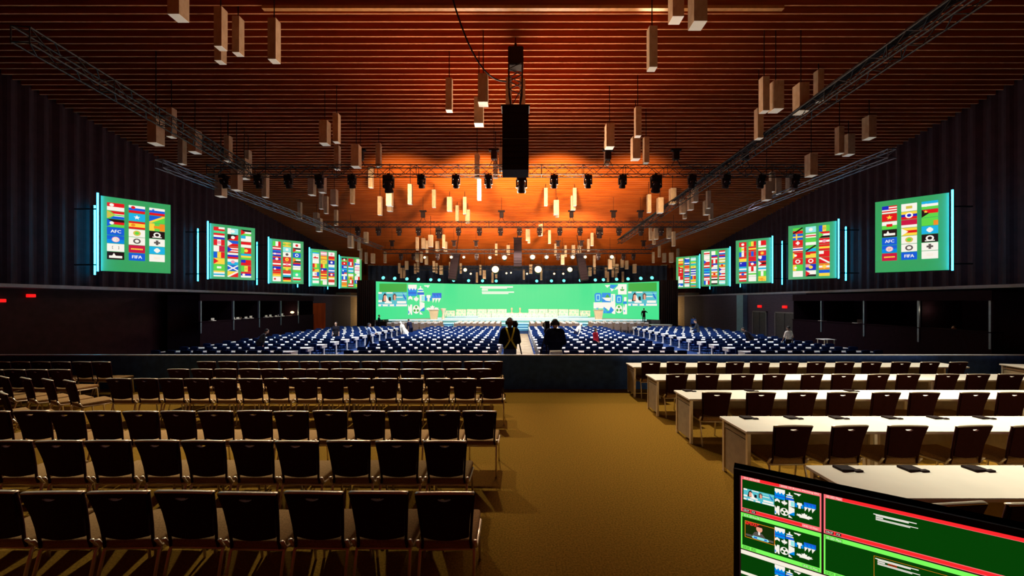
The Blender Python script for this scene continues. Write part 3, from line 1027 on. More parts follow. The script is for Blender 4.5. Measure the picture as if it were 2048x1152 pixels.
def stage_desk(x, yv, z, w, h, lab):
    t = thing('stage_desk', (x, yv, z), lab, 'desk', 'patterned desks on the stage')
    MB().box(-w / 2, w / 2, -.30, -.26, 0, h - .04).build('front_panel', M_DESKF, t)
    MB().box(-w / 2, w / 2, -.32, .32, h - .04, h).build('desktop', M_STAGE, t)
    MB().box(-w / 2, -w / 2 + .04, -.26, .3, 0, h - .04).build('side_panel', M_STAGE, t)
    MB().box(w / 2 - .04, w / 2, -.26, .3, 0, h - .04).build('side_panel', M_STAGE, t)


for s, nm in ((-1, 'the booth side'), (1, 'the door side')):
    for k in range(6):
        xx = s * (1.95 + 1.22 * k); yv = 46.4 - .09 * k * k
        stage_desk(xx, yv, LOW + (1.40 if yv > 45.6 else 1.40), 1.16, .82 if k < 5 else .7, 'pale patterned desk in the upper stage tier, %s from the centre on %s' % (nth(k + 1), nm))
for k in range(6):
    stage_desk(-3.95 + 1.6 * k, 44.6, LOW + 1.25, 1.56, .55, 'low pale patterned desk in the lower stage tier, %s from the booth side' % nth(k + 1))


def lectern(x, yv, z, lab):
    t = thing('lectern', (x, yv, z), lab, 'lectern', 'cream lecterns on the stage')
    MB().prism([(-.34, 0), (.34, 0), (.5, 1.05), (-.5, 1.05)], -.25, .25).build('body', mat('lectern_cream', (0.85, 0.76, 0.56), 0.6, 0, 6, 0.05), t)
    MB().rbox(-.56, .56, -.34, .34, 1.05, 1.13, .02, seg=1).build('top', M_STAGE, t)
    MB().tube([(0, .1, 1.13), (0, .12, 1.3), (0, .0, 1.42)], .012, 6).build('microphone', M_BLACK, t)


lectern(X(868, 42.2), 42.2, LOW + 1.13, 'cream lectern at the end of the stage near the leaf artwork')
lectern(X(1197, 42.2), 42.2, LOW + 1.13, 'cream lectern at the end of the stage below the mountain artwork')
t = thing('pedestal', (X(886.5, 42.4), 42.4, LOW + 1.13), 'slim white flared pedestal standing beside the cream lectern', 'pedestal')
MB().lathe([(.22, 0), (.20, .05), (.12, .5), (.16, .9), (.34, 1.2), (.34, 1.24)], 14).build('body', M_STAGE, t, True)
MB().box(-.2, .2, -.2, .2, 1.24, 1.27).build('top', M_STAGE, t)
for px, nm in ((1023.5, 'closer to the cream lectern'), (1040, 'closer to the far lectern')):
    t = thing('award_statuette', (X(px, 44.6), 44.6, LOW + 1.80), 'small pale statuette on the middle stage desk, %s' % nm, 'statuette', 'statuettes on the stage desk')
    MB().lathe([(.16, 0), (.16, .06), (.07, .1), (.06, .3), (.13, .48), (.10, .6), (.0, .66)], 12).build('figure', M_CREAM, t, True)
    MB().box(-.2, .2, -.15, .15, 0, .03).build('base', M_CREAM, t)
tag(MB().rbox(X(754, 40.6), X(775, 40.6), 40.2, 41.0, LOW, LOW + 1.05, .03, seg=1).build('equipment_case', M_BLACK), 'black equipment case at the end of the stage beside a crew member', 'case')
t = thing('trestle_table', (X(1322, 38), 38.2, LOW), 'long white clothed trestle table beside the end of the armchair rows', 'table')
MB().box(-1.1, 1.1, -.4, .4, .78, .82).build('tabletop', M_FIELDTOP, t)
MB().box(-1.05, 1.05, -.38, -.36, .05, .78).build('cloth_front', M_CREAM, t)
for xx in (-1.0, 1.0): MB().box(xx - .03, xx + .03, -.3, .3, 0, .78).build('leg', M_BLACK, t)


# ================================================================== FLAG SCREENS
def poly_disc(cx, cy, r, n=14, ry=None):
    ry = ry or r
    return [(cx + r * math.cos(2 * PI * i / n), cy + ry * math.sin(2 * PI * i / n)) for i in range(n)]


def poly_star(cx, cy, r):
    return [(cx + (r if i % 2 == 0 else r * .42) * math.sin(PI * i / 5), cy + (r if i % 2 == 0 else r * .42) * math.cos(PI * i / 5)) for i in range(10)]


TXT = {}


def text_mesh(s):
    """(verts 2D, faces, width, height) of a word in the built-in face"""
    if s not in TXT:
        cu = bpy.data.curves.new('lettering', 'FONT'); cu.body = s; cu.resolution_u = 2
        o = bpy.data.objects.new('lettering', cu); COL.objects.link(o)
        bpy.context.view_layer.update()
        me = o.to_mesh()
        vs = [(v.co.x, v.co.y) for v in me.vertices]; fs = [tuple(p.vertices) for p in me.polygons]
        o.to_mesh_clear(); bpy.data.objects.remove(o); bpy.data.curves.remove(cu)
        x0 = min(v[0] for v in vs); x1 = max(v[0] for v in vs); y0 = min(v[1] for v in vs); y1 = max(v[1] for v in vs)
        TXT[s] = ([(a - x0, b - y0) for a, b in vs], fs, x1 - x0, y1 - y0)
    return TXT[s]


class Panel:
    """flat drawing surface: origin at lower corner o, unit vectors ux, uz, facing normal nv"""
    def __init__(s, mb, o, ux, uz, nv, step=.004):
        s.mb = mb; s.o = Vector(o); s.ux = Vector(ux); s.uz = Vector(uz); s.nv = Vector(nv); s.step = step

    def P(s, pts, c, l):
        s.mb.add([s.o + s.ux * a + s.uz * b + s.nv * (s.step * l) for a, b in pts], [tuple(range(len(pts)))], EI[c])

    def R(s, x0, y0, x1, y1, c, l=1): s.P([(x0, y0), (x1, y0), (x1, y1), (x0, y1)], c, l)

    def text(s, t, x0, y0, x1, y1, c, l, bold=0.0):
        vs, fs, w, h = text_mesh(t)
        sx = (x1 - x0) / w; sy = (y1 - y0) / h
        s.mb.add([s.o + s.ux * (x0 + a * sx) + s.uz * (y0 + b * sy) + s.nv * (s.step * l) for a, b in vs], fs, EI[c])
        if bold:
            s.mb.add([s.o + s.ux * (x0 + bold + a * sx) + s.uz * (y0 + b * sy) + s.nv * (s.step * (l + .3)) for a, b in vs], fs, EI[c])


def draw_flag(pn, x0, y0, w, h, spec):
    U = lambda u, v: (x0 + w * u, y0 + h * v)
    Q = lambda u0, v0, u1, v1, c, l: pn.P([U(u0, v0), U(u1, v0), U(u1, v1), U(u0, v1)], c, l)
    l = 1
    for tok in spec.split('+'):
        k, a = tok[0], tok[1:]
        if k == 'h':
            n = len(a)
            for i, c in enumerate(a): Q(0, 1 - (i + 1) / n, 1, 1 - i / n, c, l)
        elif k == 'v':
            n = len(a)
            for i, c in enumerate(a): Q(i / n, 0, (i + 1) / n, 1, c, l)
        elif k == 't': pn.P([U(0, 0), U(.45, .5), U(0, 1)], a, l)
        elif k == 'c': pn.P(poly_disc(x0 + w / 2, y0 + h / 2, h * .28), a, l)
        elif k == 'o': pn.P(poly_disc(x0 + w / 2, y0 + h / 2, h * .36), a[0], l); pn.P(poly_disc(x0 + w / 2, y0 + h / 2, h * .2), a[1], l + 1)
        elif k == 'l': pn.P(poly_disc(x0 + w * .27, y0 + h * (.5 if len(a) < 2 else .72), h * .2), a[0], l)
        elif k == 'k': Q(0, .5, .45, 1, a, l)
        elif k == 'z': Q(.72, 0, 1, .62, a, l)
        elif k == 'x': Q(0, .38, 1, .62, a, l); Q(.3, 0, .45, 1, a, l)
        elif k == 's':
            pn.P([U(0, .14), U(0, 0), U(.1, 0), U(1, .86), U(1, 1), U(.9, 1)], a, l); pn.P([U(0, .86), U(0, 1), U(.1, 1), U(1, .14), U(1, 0), U(.9, 0)], a, l + .4)
        elif k == 'd': pn.P([U(0, 0), U(.14, 0), U(1, .84), U(1, 1), U(.86, 1), U(0, .16)], a, l)
        elif k == 'e': pn.P([U(0, 1), U(.14, 1), U(1, .16), U(1, 0), U(.86, 0), U(0, .84)], a, l)
        elif k == 'u': pn.P([U(0, 0), U(1, 1), U(0, 1)], a, l)
        elif k == 'n': pn.P([U(0, 0), U(1, 0), U(1, 1)], a, l)
        elif k == '*': pn.P(poly_star(x0 + w / 2, y0 + h / 2, h * .33), a, l)
        elif k == 'i': pn.P(poly_star(x0 + w * .25, y0 + h * .72, h * .2), a, l)
        elif k == 'p': Q(.42, .18, .58, .82, a, l); Q(.3, .38, .7, .62, a, l)
        elif k == 'b': Q(.3, .32, .7, .68, a, l)
        elif k == 'y': pn.P([U(0, 1), U(.3, .5), U(0, 0), U(.16, 0), U(.45, .42), U(1, .42), U(1, .58), U(.45, .58), U(.16, 1)], a, l)
        elif k == 'm': Q(.12, .2, .88, .5, a, l); pn.P([U(.3, .5), U(.4, .85), U(.5, .5)], a, l)
        elif k == 'j':
            for i in range(7): Q(.14 + .105 * i, .40, .23 + .105 * i, .58, a, l)
        elif k == 'q': Q(.2, .12, .8, .24, a, l)
        elif k == 'r':
            for i in range(4):
                a0 = i * PI / 4
                dx, dy = .5 * math.cos(a0), .5 * math.sin(a0)
                pn.P([U(.5 - dx - dy * .16, .5 - dy + dx * .16), U(.5 - dx + dy * .16, .5 - dy - dx * .16), U(.5 + dx - dy * .16, .5 + dy + dx * .16)], a, l + .2 * i)
        elif k == 'T': pn.text(a[1:], *U(.2, .3), *U(.8, .7), a[0], l, bold=w * .02)
        l += 1


FL = {
    0: [['hRW+lWx', 'hRWB+yL+tT', 'hKRL+tB+lW', 'fB+hBB+TWAFC', 'hBb+oPR+cW', 'hWW+bx+cW', 'hKK+mW'],
        ['hWBR+lRx', 'hCC+*W', 'hRYYR+lO', 'hWW+oTL', 'hWW+oxW', 'hMM+jY', 'hBB+TWFIFA'],
        ['hWBR+iB', 'hBB+nL+dY', 'hOO+vYLO+bO', 'hKK+oWK+qW', 'hWW+px', 'hCC+pW+cW', 'hWW+bw']],
    1: [['vRRR+hWRG+kR', 'hRWN', 'vRWR+cP', 'vWM', 'vBYR', 'hYYY+tR', 'hLL+bW', 'hYWCW'],
        ['vWcc+cW', 'hKK+nR+cW', 'hBR+tW', 'hRWRWR+tN', 'hWNR', 'hWC+cP', 'hBB+sW', 'hYY+nR+dW']
        , ['hKWL+tR', 'vWW+kC+zW', 'hRW', 'vLRR+cY', 'hCYL', 'hRR+kN', 'vLYR+*T', 'hRNW+lW']],
    2: [['vLWR', 'hRWRB', 'hNPN+lW', 'hRNR+cW', 'hRWR', 'hNR+lW', 'hROY', 'hWW+lR'],
        ['hYLY+sT', 'hcc+cW', 'hWW+cx', 'hRR+oYO', 'hRWR+cP', 'hYLR+cY', 'hRWC', 'hKRY'],
        ['hWW+cR', 'hKWL+tR', 'hBB+oWB', 'hLWK+tO', 'hRNW', 'hWL', 'hGG+cW', 'vWRR+hWRG']],
    3: [['hLCW', 'hWW+mR', 'hWWW', 'vRYL', 'hLYY+tR', 'vWWB+cP', 'hRWG', 'hWWG'],
        ['hPWP', 'hOYO', 'hYY+sT', 'vRYL', 'hNR+lW', 'hRYR', 'hYOW', 'vLWW'],
        ['hWW+cP', 'hRRO', 'hNN+cW', 'hWWC', 'hBWB', 'hRNR+cW', 'hYWR', 'hRWW']],
    4: [['hKRL+cW', 'hRR+oRW', 'hBWB+tN', 'hCBB+lW', 'hRWW+kN', 'vBWB', 'hRWO', 'hOOY'],
        ['hRR+bM', 'vBWR', 'hRWC', 'hCWC', 'hLWW', 'hYLO+cR', 'vLWR', 'hRWR'],
        ['vLWW', 'hWBW+tB', 'hWPW', 'hPWW', 'hWWW+tL', 'vWWR', 'hBB+oWR', 'vLYR']],
    5: [['hRWRWRW+kN', 'hRR+*Y', 'hWL+bR', 'hKK+mW', 'hBB+TWAFC', 'hBb+oPR+cW', 'hMM+jY'],
        ['hWW+bT', 'hYNR+oWN', 'hMMW', 'hYRY+tW', 'hWW+oTL', 'hWW+oxW', 'hBB+TWFIFA'],
        ['hCWL+lW', 'hRL+tK+iY', 'hLL+zO', 'hCC+pW+cW', 'hKK+oWK+qW', 'hWW+px', 'hWW+bw']],
    6: [['hLR+dK', 'hBBB+xY', 'hRR+pW', 'hRWNWR', 'hRR+tY+lW', 'hRR+oWR', 'vYLL+lW', 'hWWW+bw'],
        ['hcc+cW', 'hLWRWL', 'hLW', 'hLC+dK', 'hRYY+kR', 'hRR+oWR', 'hNN+kP+cY', 'hWWK+tR'],
        ['vBYL+cT', 'hRWK+tL', 'hRWR+cP', 'hRYR', 'hRR+kW', 'hRR+eW', 'hOWO+pY', 'hBY']],
    7: [['hRR+cW', 'vLWR+cY', 'vBWR', 'hRYY', 'hNN+iW', 'hCWC', 'hRWR+cB', 'hRWR'],
        ['vLYR', 'hRYR', 'vRBR', 'hRR+bM', 'hNR+tR+cW', 'vWRW', 'hWLW', 'hWWW'],
        ['vWRR', 'hWLW', 'hRR+oOY', 'hNN+kW+lW', 'hRKR+tW', 'hWCW', 'vLWL', 'hYY+rO']],
    8: [['hWRW', 'hWWW', 'hWR+tB', 'hRWR', 'hCBC', 'hBWB', 'hRWP', 'vBWR'],
        ['vWWL', 'hNRW', 'vRWR', 'hNWW+tR', 'hWBW', 'hOWO+cR', 'hRWK', 'hWWK'],
        ['hRWB', 'hRNW', 'hTWT', 'hCYO+cR', 'hWPW+tN', 'hWRW+tB', 'hRWR', 'hcWc']],
    9: [['hYWO', 'hYOR', 'hLYR+tR', 'vRWR+cR', 'hRR', 'vWRR', 'hWW', 'hBBW+lW'],
        ['hWBB+tN', 'hBWB+lW', 'hORO', 'hPWM', 'hNWN', 'hCRW', 'hRWR', 'hcWW'],
        ['hcWc', 'hLYC', 'hGYY+cT', 'hNWN', 'hWNW', 'vBOR', 'hYOW', 'hLCO']],
}


def flag_screen(idx, outer, inner, lab, z0, z1, group):
    """outer, inner = (x, y) of the vertical edge near the wall and of the edge towards the room; both flat faces look at the rear of the hall"""
    s = -1 if outer[0] < 0 else 1
    L = outer if s < 0 else inner
    Rr = inner if s < 0 else outer
    o = Vector((L[0], L[1], 0)); e = Vector((Rr[0], Rr[1], 0))
    w = (e - o).length; ux = (e - o).normalized(); uz = Vector((0, 0, 1)); nv = ux.cross(uz); 
    if nv.y > 0: nv = -nv
    h = z1 - z0
    t = thing('flag_screen', (L[0], L[1], z0), lab, 'screen', group)
    mb = MB(); pn = Panel(mb, (0, 0, 0), ux, uz, nv, .006)
    pn.R(0, 0, w, h, 'F', 0)
    cols = FL[idx]; nr = len(cols[0])
    fw = w * (.235 if s < 0 else .215); y_top = h * (.955 if nr == 8 else .93); y_bot = h * (.045 if nr == 8 else .16)
    ph = (y_top - y_bot) / nr; fh = ph * .94
    # screens on the wall side carry their columns a little off centre
    m0 = w * (.08 if s < 0 else .10)
    for ci, colspec in enumerate(cols):
        x0 = m0 + ci * w * (.297 if s < 0 else .275)
        for ri, spec in enumerate(colspec):
            try:
                draw_flag(pn, x0, y_top - (ri + 1) * ph, fw, fh, spec.replace('+tb', '').replace('fB+', ''))
            except KeyError:
                draw_flag(pn, x0, y_top - (ri + 1) * ph, fw, fh, 'hRWB')
    mb.build('display', EM, t)
    b = MB()
    pts = [ux * -.02 + nv * -.004, ux * (w + .02) + nv * -.004, ux * (w + .02) + nv * -.22, ux * -.02 + nv * -.22]
    b.add([p + uz * z for z in (-.02, h + .02) for p in pts], [(0, 1, 2, 3), (4, 5, 6, 7), (0, 1, 5, 4), (1, 2, 6, 5), (2, 3, 7, 6), (3, 0, 4, 7)])
    b.build('housing', M_BLACK, t)
    ot = ux * (-.10 if s < 0 else w + .10) + nv * .06
    tb = MB().cyl(ot + uz * (-.03), ot + uz * (h + .10), .036, n=10)
    tb.build('neon_tube', M_NEON, t, True)
    br = MB()
    for zz in (.4, h - .4):
        pa = ux * (w * .5) + nv * -.22 + uz * zz
        br.cyl(pa, pa + Vector((s * (abs(abs(o.x + ux.x * w * .5)) * 0 + 23.09 - abs((o + ux * (w * .5) + nv * -.22).x)), 0, 0)), .04, n=6)
    br.build('wall_bracket', M_BLACK, t)
    return t


LY = [18.25, 24.7, 30.7, 36.7, 42.8]
RY = [17.75, 24.0, 30.2, 36.2, 42.2]
for i in range(5):
    flag_screen(i, (-20.55, LY[i]), (-18.8, LY[i] + 1.8), 'green flag screen on the booth side wall, %s from the rear of the hall' % nth(i + 1), 3.82, 7.53, 'flag screens on the side walls')
    flag_screen(5 + i, (20.70, RY[i]), (18.85, RY[i] + 1.75), 'green flag screen on the door side wall, %s from the rear of the hall' % nth(i + 1), 3.82, 7.53, 'flag screens on the side walls')
for i in range(5):
    for s, ys, nm in ((-1, LY, 'booth'), (1, RY, 'double door')):
        yy = ys[i] + 1.75
        if i == 0 and s > 0: continue
        t = thing('neon_tube', (s * 22.85, yy, 3.75), 'tall cyan neon tube on the %s side wall behind the %s flag screen' % (nm, nth(i + 1)), 'neon light', 'neon tubes on the side walls')
        MB().cyl((0, 0, 0), (0, 0, 3.75), .036, n=10).build('glowing_tube', M_NEON, t, True)
        MB().box(-.03 if s > 0 else -.26, .26 if s > 0 else .03, .05, .12, 0, 3.75).build('mounting_channel', M_BLACK, t)


# ================================================================== TRUSSES
def truss(p0, p1, size, lab, m=M_DARKMETAL, pitch=.55, r=.026):
    p0 = Vector(p0); p1 = Vector(p1)
    d = (p1 - p0).normalized(); L = (p1 - p0).length
    u = d.cross(Vector((0, 0, 1))).normalized(); w = Vector((0, 0, 1))
    t = thing('lighting_truss', p0, lab, 'truss', 'lighting trusses')
    h = size / 2
    cs = [u * h + w * h, u * -h + w * h, u * -h - w * h, u * h - w * h]
    for c in cs:
        MB().cyl(c, c + d * L, r, n=6).build('chord', m, t)
    lt = MB(); n = int(L / pitch)
    for i in range(n):
        a, b = d * (L * i / n), d * (L * (i + 1) / n)
        for k in range(4):
            c0, c1 = cs[k], cs[(k + 1) % 4]
            lt.cyl((c0 if i % 2 else c1) + a, (c1 if i % 2 else c0) + b, r * .55, n=5, caps=False)
            if i % 4 == 0: lt.cyl(c0 + a, c1 + a, r * .6, n=5, caps=False)
    lt.build('lattice', m, t)
    return t


T1Z, T2Z, T3Z, T4Z = Z(342, 20), Z(449, 30), Z(503, 38), Z(537, 43)
truss((-16.6, 20, T1Z), (16.4, 20, T1Z), .50, 'dark lighting truss spanning the hall just behind the big hanging speaker')
truss((-15.6, 30, T2Z), (15.4, 30, T2Z), .42, 'dark lighting truss spanning the hall above the middle of the audience')
truss((-13.8, 38, T3Z), (13.8, 38, T3Z), .40, 'dark lighting truss spanning the hall above the front audience rows')
truss((-12.0, 43, T4Z), (12.0, 43, T4Z), .35, 'dark lighting truss above the stage carrying the dazzling lamps')
LT = truss((11.0, 8.6, 9.67), (11.0, 40.0, 8.72), .42, 'long dark truss running towards the stage on the double door side', M_DARKMETAL)
cb = MB()
for k, (dx, dz_) in enumerate(((-.16, .26), (-.05, .27), (.08, .26), (.02, .33))):
    cb.tube([(dx + .02 * math.sin(i * 1.7 + k), 31.4 * i / 24 - .0, dz_ - .95 * i / 24 + .02 * math.sin(i * 2.3 + k)) for i in range(25)], .045, 6)
cb.build('cable_bundle', M_BLACK, LT)
truss((-12.9, 9.6, 9.25), (-14.2, 19.4, 9.25), .42, 'short dark truss running towards the stage on the booth side', M_DARKMETAL)
truss((-16.1, 16.6, 8.50), (-15.7, 43, 8.45), .36, 'greyish side truss above the booth side aisle', M_SIDEMETAL, .9)
truss((15.7, 15.5, 8.52), (14.9, 43, 8.45), .36, 'greyish side truss above the double door side aisle', M_SIDEMETAL, .9)


# ------------------------------------------------ moving lights
def make_lamp(lit=None):
    t = thing('moving_head_lamp', (0, 0, 0), 'x', 'stage light')
    MB().rbox(-.20, .20, -.14, .14, -.22, -.04, .02, seg=1).build('base', M_BLACK, t)
    y = MB()
    for s in (-1, 1): y.rbox(s * .19 - .03, s * .19 + .03, -.07, .07, -.52, -.22, .015, seg=1)
    y.box(-.22, .22, -.06, .06, -.25, -.20)
    y.build('yoke', M_BLACK, t)
    Mh = Matrix.Translation((0, 0, -.47)) @ Matrix.Rotation(math.radians(25), 4, 'X')
    hd = MB().lathe([(.10, .24), (.15, .18), (.16, .0), (.15, -.10), (.17, -.16), (.17, -.22)], 14, M=Mh)
    h = hd.build('head', M_BLACK, t, True)
    MB().lathe([(.155, -.222), (.155, -.235)], 14, M=Mh).build('lens', lit or M_LENS, h)
    MB().tube([(.165 * math.cos(a), -.13 + 0, -.50 + .165 * math.sin(a)) for a in [PI * (.12 + .76 * i / 8) for i in range(9)]], .016, 6).build('rim', M_LAMPRIM, h)
    c = MB().box(-.05, .05, -.03, .03, -.04, .06)
    c.build('clamp', M_BLACK, t)
    return t


LAMP = make_lamp(); kids(LAMP); [kids(c) for c in kids(LAMP)]
fl = True


def put_lamp(px, yv, z, lab, sc=1.0, rz=0.0):
    global fl
    loc = (X(px, yv), yv, z)
    if fl:
        fl = False; LAMP.location = loc; tag(LAMP, lab, 'stage light', 'moving head lamps under the trusses'); o = LAMP
    else:
        o = dup(LAMP, loc, rz, lab, 'moving head lamps under the trusses')
    o.scale = (sc, sc, sc)
    return o


for i, px in enumerate([447, 517, 577, 639, 704, 777, 843, 912, 977, 1043, 1108, 1176, 1245, 1312, 1384, 1452, 1522, 1590]):
    big = px in (777, 1043, 1312)
    put_lamp(px, 19.75, T1Z - .29, 'black moving head lamp under the first truss, %s from the booth side' % nth(i + 1), 1.35 if big else 1.0)
for i, px in enumerate([716, 757, 798, 837, 878, 917, 959, 1001, 1039, 1079, 1119.6, 1160, 1199, 1238, 1282, 1322]):
    put_lamp(px, 29.79, T2Z - .25, 'black moving head lamp under the second truss, %s from the booth side' % nth(i + 1), 1.25 if px in (878, 1199) else .95)
for i, px in enumerate([802, 827, 875, 953, 1116, 1197, 1247, 1267]):
    put_lamp(px, 37.8, T3Z - .24, 'black moving head lamp under the third truss, %s from the booth side' % nth(i + 1), .9)


# ------------------------------------------------ lit floodlights
def make_flood(name, m, cat):
    t = thing(name, (0, 0, 0), 'x', cat)
    Mh = Matrix.Rotation(math.radians(75), 4, 'X')
    MB().lathe([(.09, -.30), (.14, -.22), (.16, .0), (.17, .06)], 14, M=Mh).build('housing', M_BLACK, t, True)
    MB().lathe([(.155, .062), (.10, .085), (.0, .095)], 14, M=Mh).build('glowing_lens', m, t, True)
    y = MB()
    for s in (-1, 1): y.box(s * .19 - .012, s * .19 + .012, -.03, .03, -.03, .24)
    y.box(-.20, .20, -.03, .03, .22, .25).build('yoke', M_BLACK, t)
    MB().cyl((0, 0, 0), (0, 0, 1), .02, n=6).build('hanger', M_BLACK, t)
    return t


def set_hanger(o, dz):
    for c in [c for c in bpy.data.objects if c.parent is o and c.name.startswith('hanger')]:
        if dz > 0: c.location = (0, 0, .23); c.scale = (1, 1, max(.04, dz / o.scale[2] - .23))
        else: c.location = (0, 0, dz / o.scale[2]); c.scale = (1, 1, max(.04, -dz / o.scale[2] - .1))


FLOOD = make_flood('floodlight', M_WARMLAMP, 'floodlight'); kids(FLOOD); [kids(c) for c in kids(FLOOD)]
ff = True
for i, (px, py, yv, sc) in enumerate([(850, 515.5, 37.9, .8), (903, 515, 37.9, .9), (928, 515, 37.9, .8), (980, 516, 37.9, 1.0), (1009, 516, 37.9, 1.5), (1065, 515, 37.9, 1.6), (1093, 515, 37.9, 1.2),
                                     (1145, 515, 37.9, 1.2), (1170, 514.6, 37.9, .9), (1223, 514.6, 37.9, 1.2)]):
    lab = 'lit warm floodlight under the third truss, %s from the booth side' % nth(i + 1)
    loc = (X(px, yv), yv - .1, Z(py, yv)); yv = 37.9
    if ff:
        ff = False; o = FLOOD; o.location = loc; tag(o, lab, 'floodlight', 'lit floodlights above the stage')
    else:
        o = dup(FLOOD, loc, 0, lab, 'lit floodlights above the stage')
    o.scale = (sc, sc, sc)
    set_hanger(o, T3Z - .19 - loc[2])
for i, (px, py, sc) in enumerate([(931, 540.5, 1.3), (991, 540, 2.6), (1022, 546, .6), (1076, 540, 2.6), (1054, 548, .7), (1108, 548, .7), (1126, 548, .7), (1139, 540, 1.8), (942, 548, .7), (1013, 547, .7)]):
    o = dup(FLOOD, (X(px, 43), 42.7, Z(py, 43)), 0, 'dazzling warm floodlight on the stage truss, %s from the booth side' % nth(sorted([931, 991, 1022, 1076, 1054, 1108, 1126, 1139, 942, 1013]).index(px) + 1), 'lit floodlights above the stage')
    o.scale = (sc, sc, sc)
    o.location.y = 42.8
    set_hanger(o, max(.06, T4Z - .10 - o.location.z))
CYAN = make_flood('screen_top_lamp', M_CYANLAMP, 'stage light'); kids(CYAN); [kids(c) for c in kids(CYAN)]
fcy = True
for i, px in enumerate([770.5, 793, 817, 839.5, 864, 880.5, 909, 938.5, 966, 993, 1073, 1102, 1126.5, 1159, 1188.5, 1204.5, 1230.5, 1253, 1278, 1300]):
    th = th_of(px, .3); x, yv = arc(th, -.1)
    loc = (x, yv, ZT + .42)
    lab = 'glowing cyan lamp along the top edge of the green screen, %s from the booth side' % nth(i + 1)
    if fcy:
        fcy = False; o = CYAN; o.location = loc; tag(o, lab, 'stage light', 'cyan lamps along the screen top')
    else:
        o = dup(CYAN, loc, 0, lab, 'cyan lamps along the screen top')
    o.scale = (1.25, 1.25, 1.25)
    set_hanger(o, -.42)


# ------------------------------------------------ hoists on the trusses
def make_hoist():
    t = thing('chain_hoist', (0, 0, 0), 'x', 'hoist')
    MB().rbox(-.16, .16, -.12, .12, .35, .80, .03, seg=1).build('motor_body', M_BLACK, t)
    MB().rbox(-.28, .28, -.10, .10, .82, .94, .02, seg=1).build('top_bracket', M_BLACK, t)
    MB().tube([(-.25, 0, 0), (-.06, 0, .36), (.06, 0, .36), (.25, 0, 0)], .02, 6).build('sling', M_BLACK, t)
    MB().cyl((0, 0, .9), (0, 0, 1.0), .015, n=6).build('chain', M_BLACK, t)
    return t


HO = make_hoist(); kids(HO); [kids(c) for c in kids(HO)]
fh = True
for rn, yv, z, xs in (('first truss', 20, T1Z + .25, [455, 721, 988, 1216, 1352, 1490]), ('second truss', 30, T2Z + .21, [846, 1003, 1143, 1227, 1281]),
                      ('third truss', 38, T3Z + .2, [784, 908, 952, 1116, 1163, 1287])):
    for i, px in enumerate(xs):
        loc = (X(px, yv), yv, z); lab = 'black chain hoist standing on the %s, %s from the booth side' % (rn, nth(i + 1))
        if fh:
            fh = False; o = HO; o.location = loc; tag(o, lab, 'hoist', 'chain hoists on the trusses')
        else:
            o = dup(HO, loc, 0, lab, 'chain hoists on the trusses')
        ln = zc(yv) - .005 - z - .9
        ch = [c for c in bpy.data.objects if c.parent is o and c.name.startswith('chain')]
        for c in ch:
            c.location = (0, 0, .9 - .9 * (ln / .1)); c.scale = (1, 1, ln / .1)


# ------------------------------------------------ line array speakers
def line_array(x, yv, z0, z1, w, n, lab, tilt=0.0, rig=None):
    t = thing('line_array_speaker', (x, yv, z1), lab, 'speaker', 'hanging line array speakers')
    t.rotation_euler = (0, tilt, 0)
    hh = (z1 - z0) / n
    off = 0.0
    for i in range(n):
        a = math.radians(min(14, i * i * .22))
        Mx = Matrix.Translation((0, off, -hh * (i + .5))) @ Matrix.Rotation(-a, 4, 'X')
        off -= math.sin(a) * hh * .5
        c = MB().prism([(-w / 2, -hh * .48), (w / 2, -hh * .48), (w / 2, hh * .48), (-w / 2, hh * .48)], -.28, .28, M=Mx)
        c.build('cabinet', M_CABINET, t)
    MB().box(-w / 2 - .05, w / 2 + .05, -.3, .3, 0, .07).build('flying_frame', M_BLACK, t)
    return t


la = line_array(X(1031, 15), 15, Z(350, 15), Z(220, 15), 1.05, 10, 'big black line array speaker hanging under the ceiling before the first truss')
zt = Z(220, 15) + .07
r = MB()
zz0, zz1, zz2 = 0.07, 0.75, 1.75
for sx in (-1, 1):
    for sy in (-1, 1):
        r.cyl((sx * .16, sy * .16, zz0), (sx * .27, sy * .27, zz1), .03, n=6); r.cyl((sx * .27, sy * .27, zz1), (sx * .27, sy * .27, zz2), .03, n=6)
for k in range(4):
    za = zz1 + (zz2 - zz1) * k / 4; zb = zz1 + (zz2 - zz1) * (k + 1) / 4
    for sy in (-.27, .27):
        r.cyl((-.27 if k % 2 else .27, sy, za), (.27 if k % 2 else -.27, sy, zb), .02, n=5)
r.cyl((-.16, -.16, zz0), (.27, -.27, zz1), .02, n=5)
r.build('pickup_truss', M_DARKMETAL, la)
MB().rbox(-.30, .32, -.25, .25, 1.70, 2.45, .04, seg=1).build('hoist_motor', M_BLACK, la)
MB().cyl((0, 0, 2.4), (0, 0, zc(15) + .285 - Z(220, 15)), .05, n=8).build('chain', M_BLACK, la)
for nm, px, yv, ya, yb, w, tl in (('above the cream lectern end of the stage', 912, 40, 508, 560, .85, .14), ('above the far lectern end of the stage', 1160, 40, 508, 562, .85, -.16), ('over the middle of the front rows truss', 1035.5, 37.3, 477, 535, .80, 0)):
    a = line_array(X(px, yv), yv, Z(yb, yv), Z(ya, yv), w, 10, 'slim black line array speaker hanging %s' % nm, tl)
    MB().cyl((0, 0, .05), (0, 0, zc(yv) + .285 - Z(ya, yv)), .04, n=6).build('chain', M_BLACK, a)
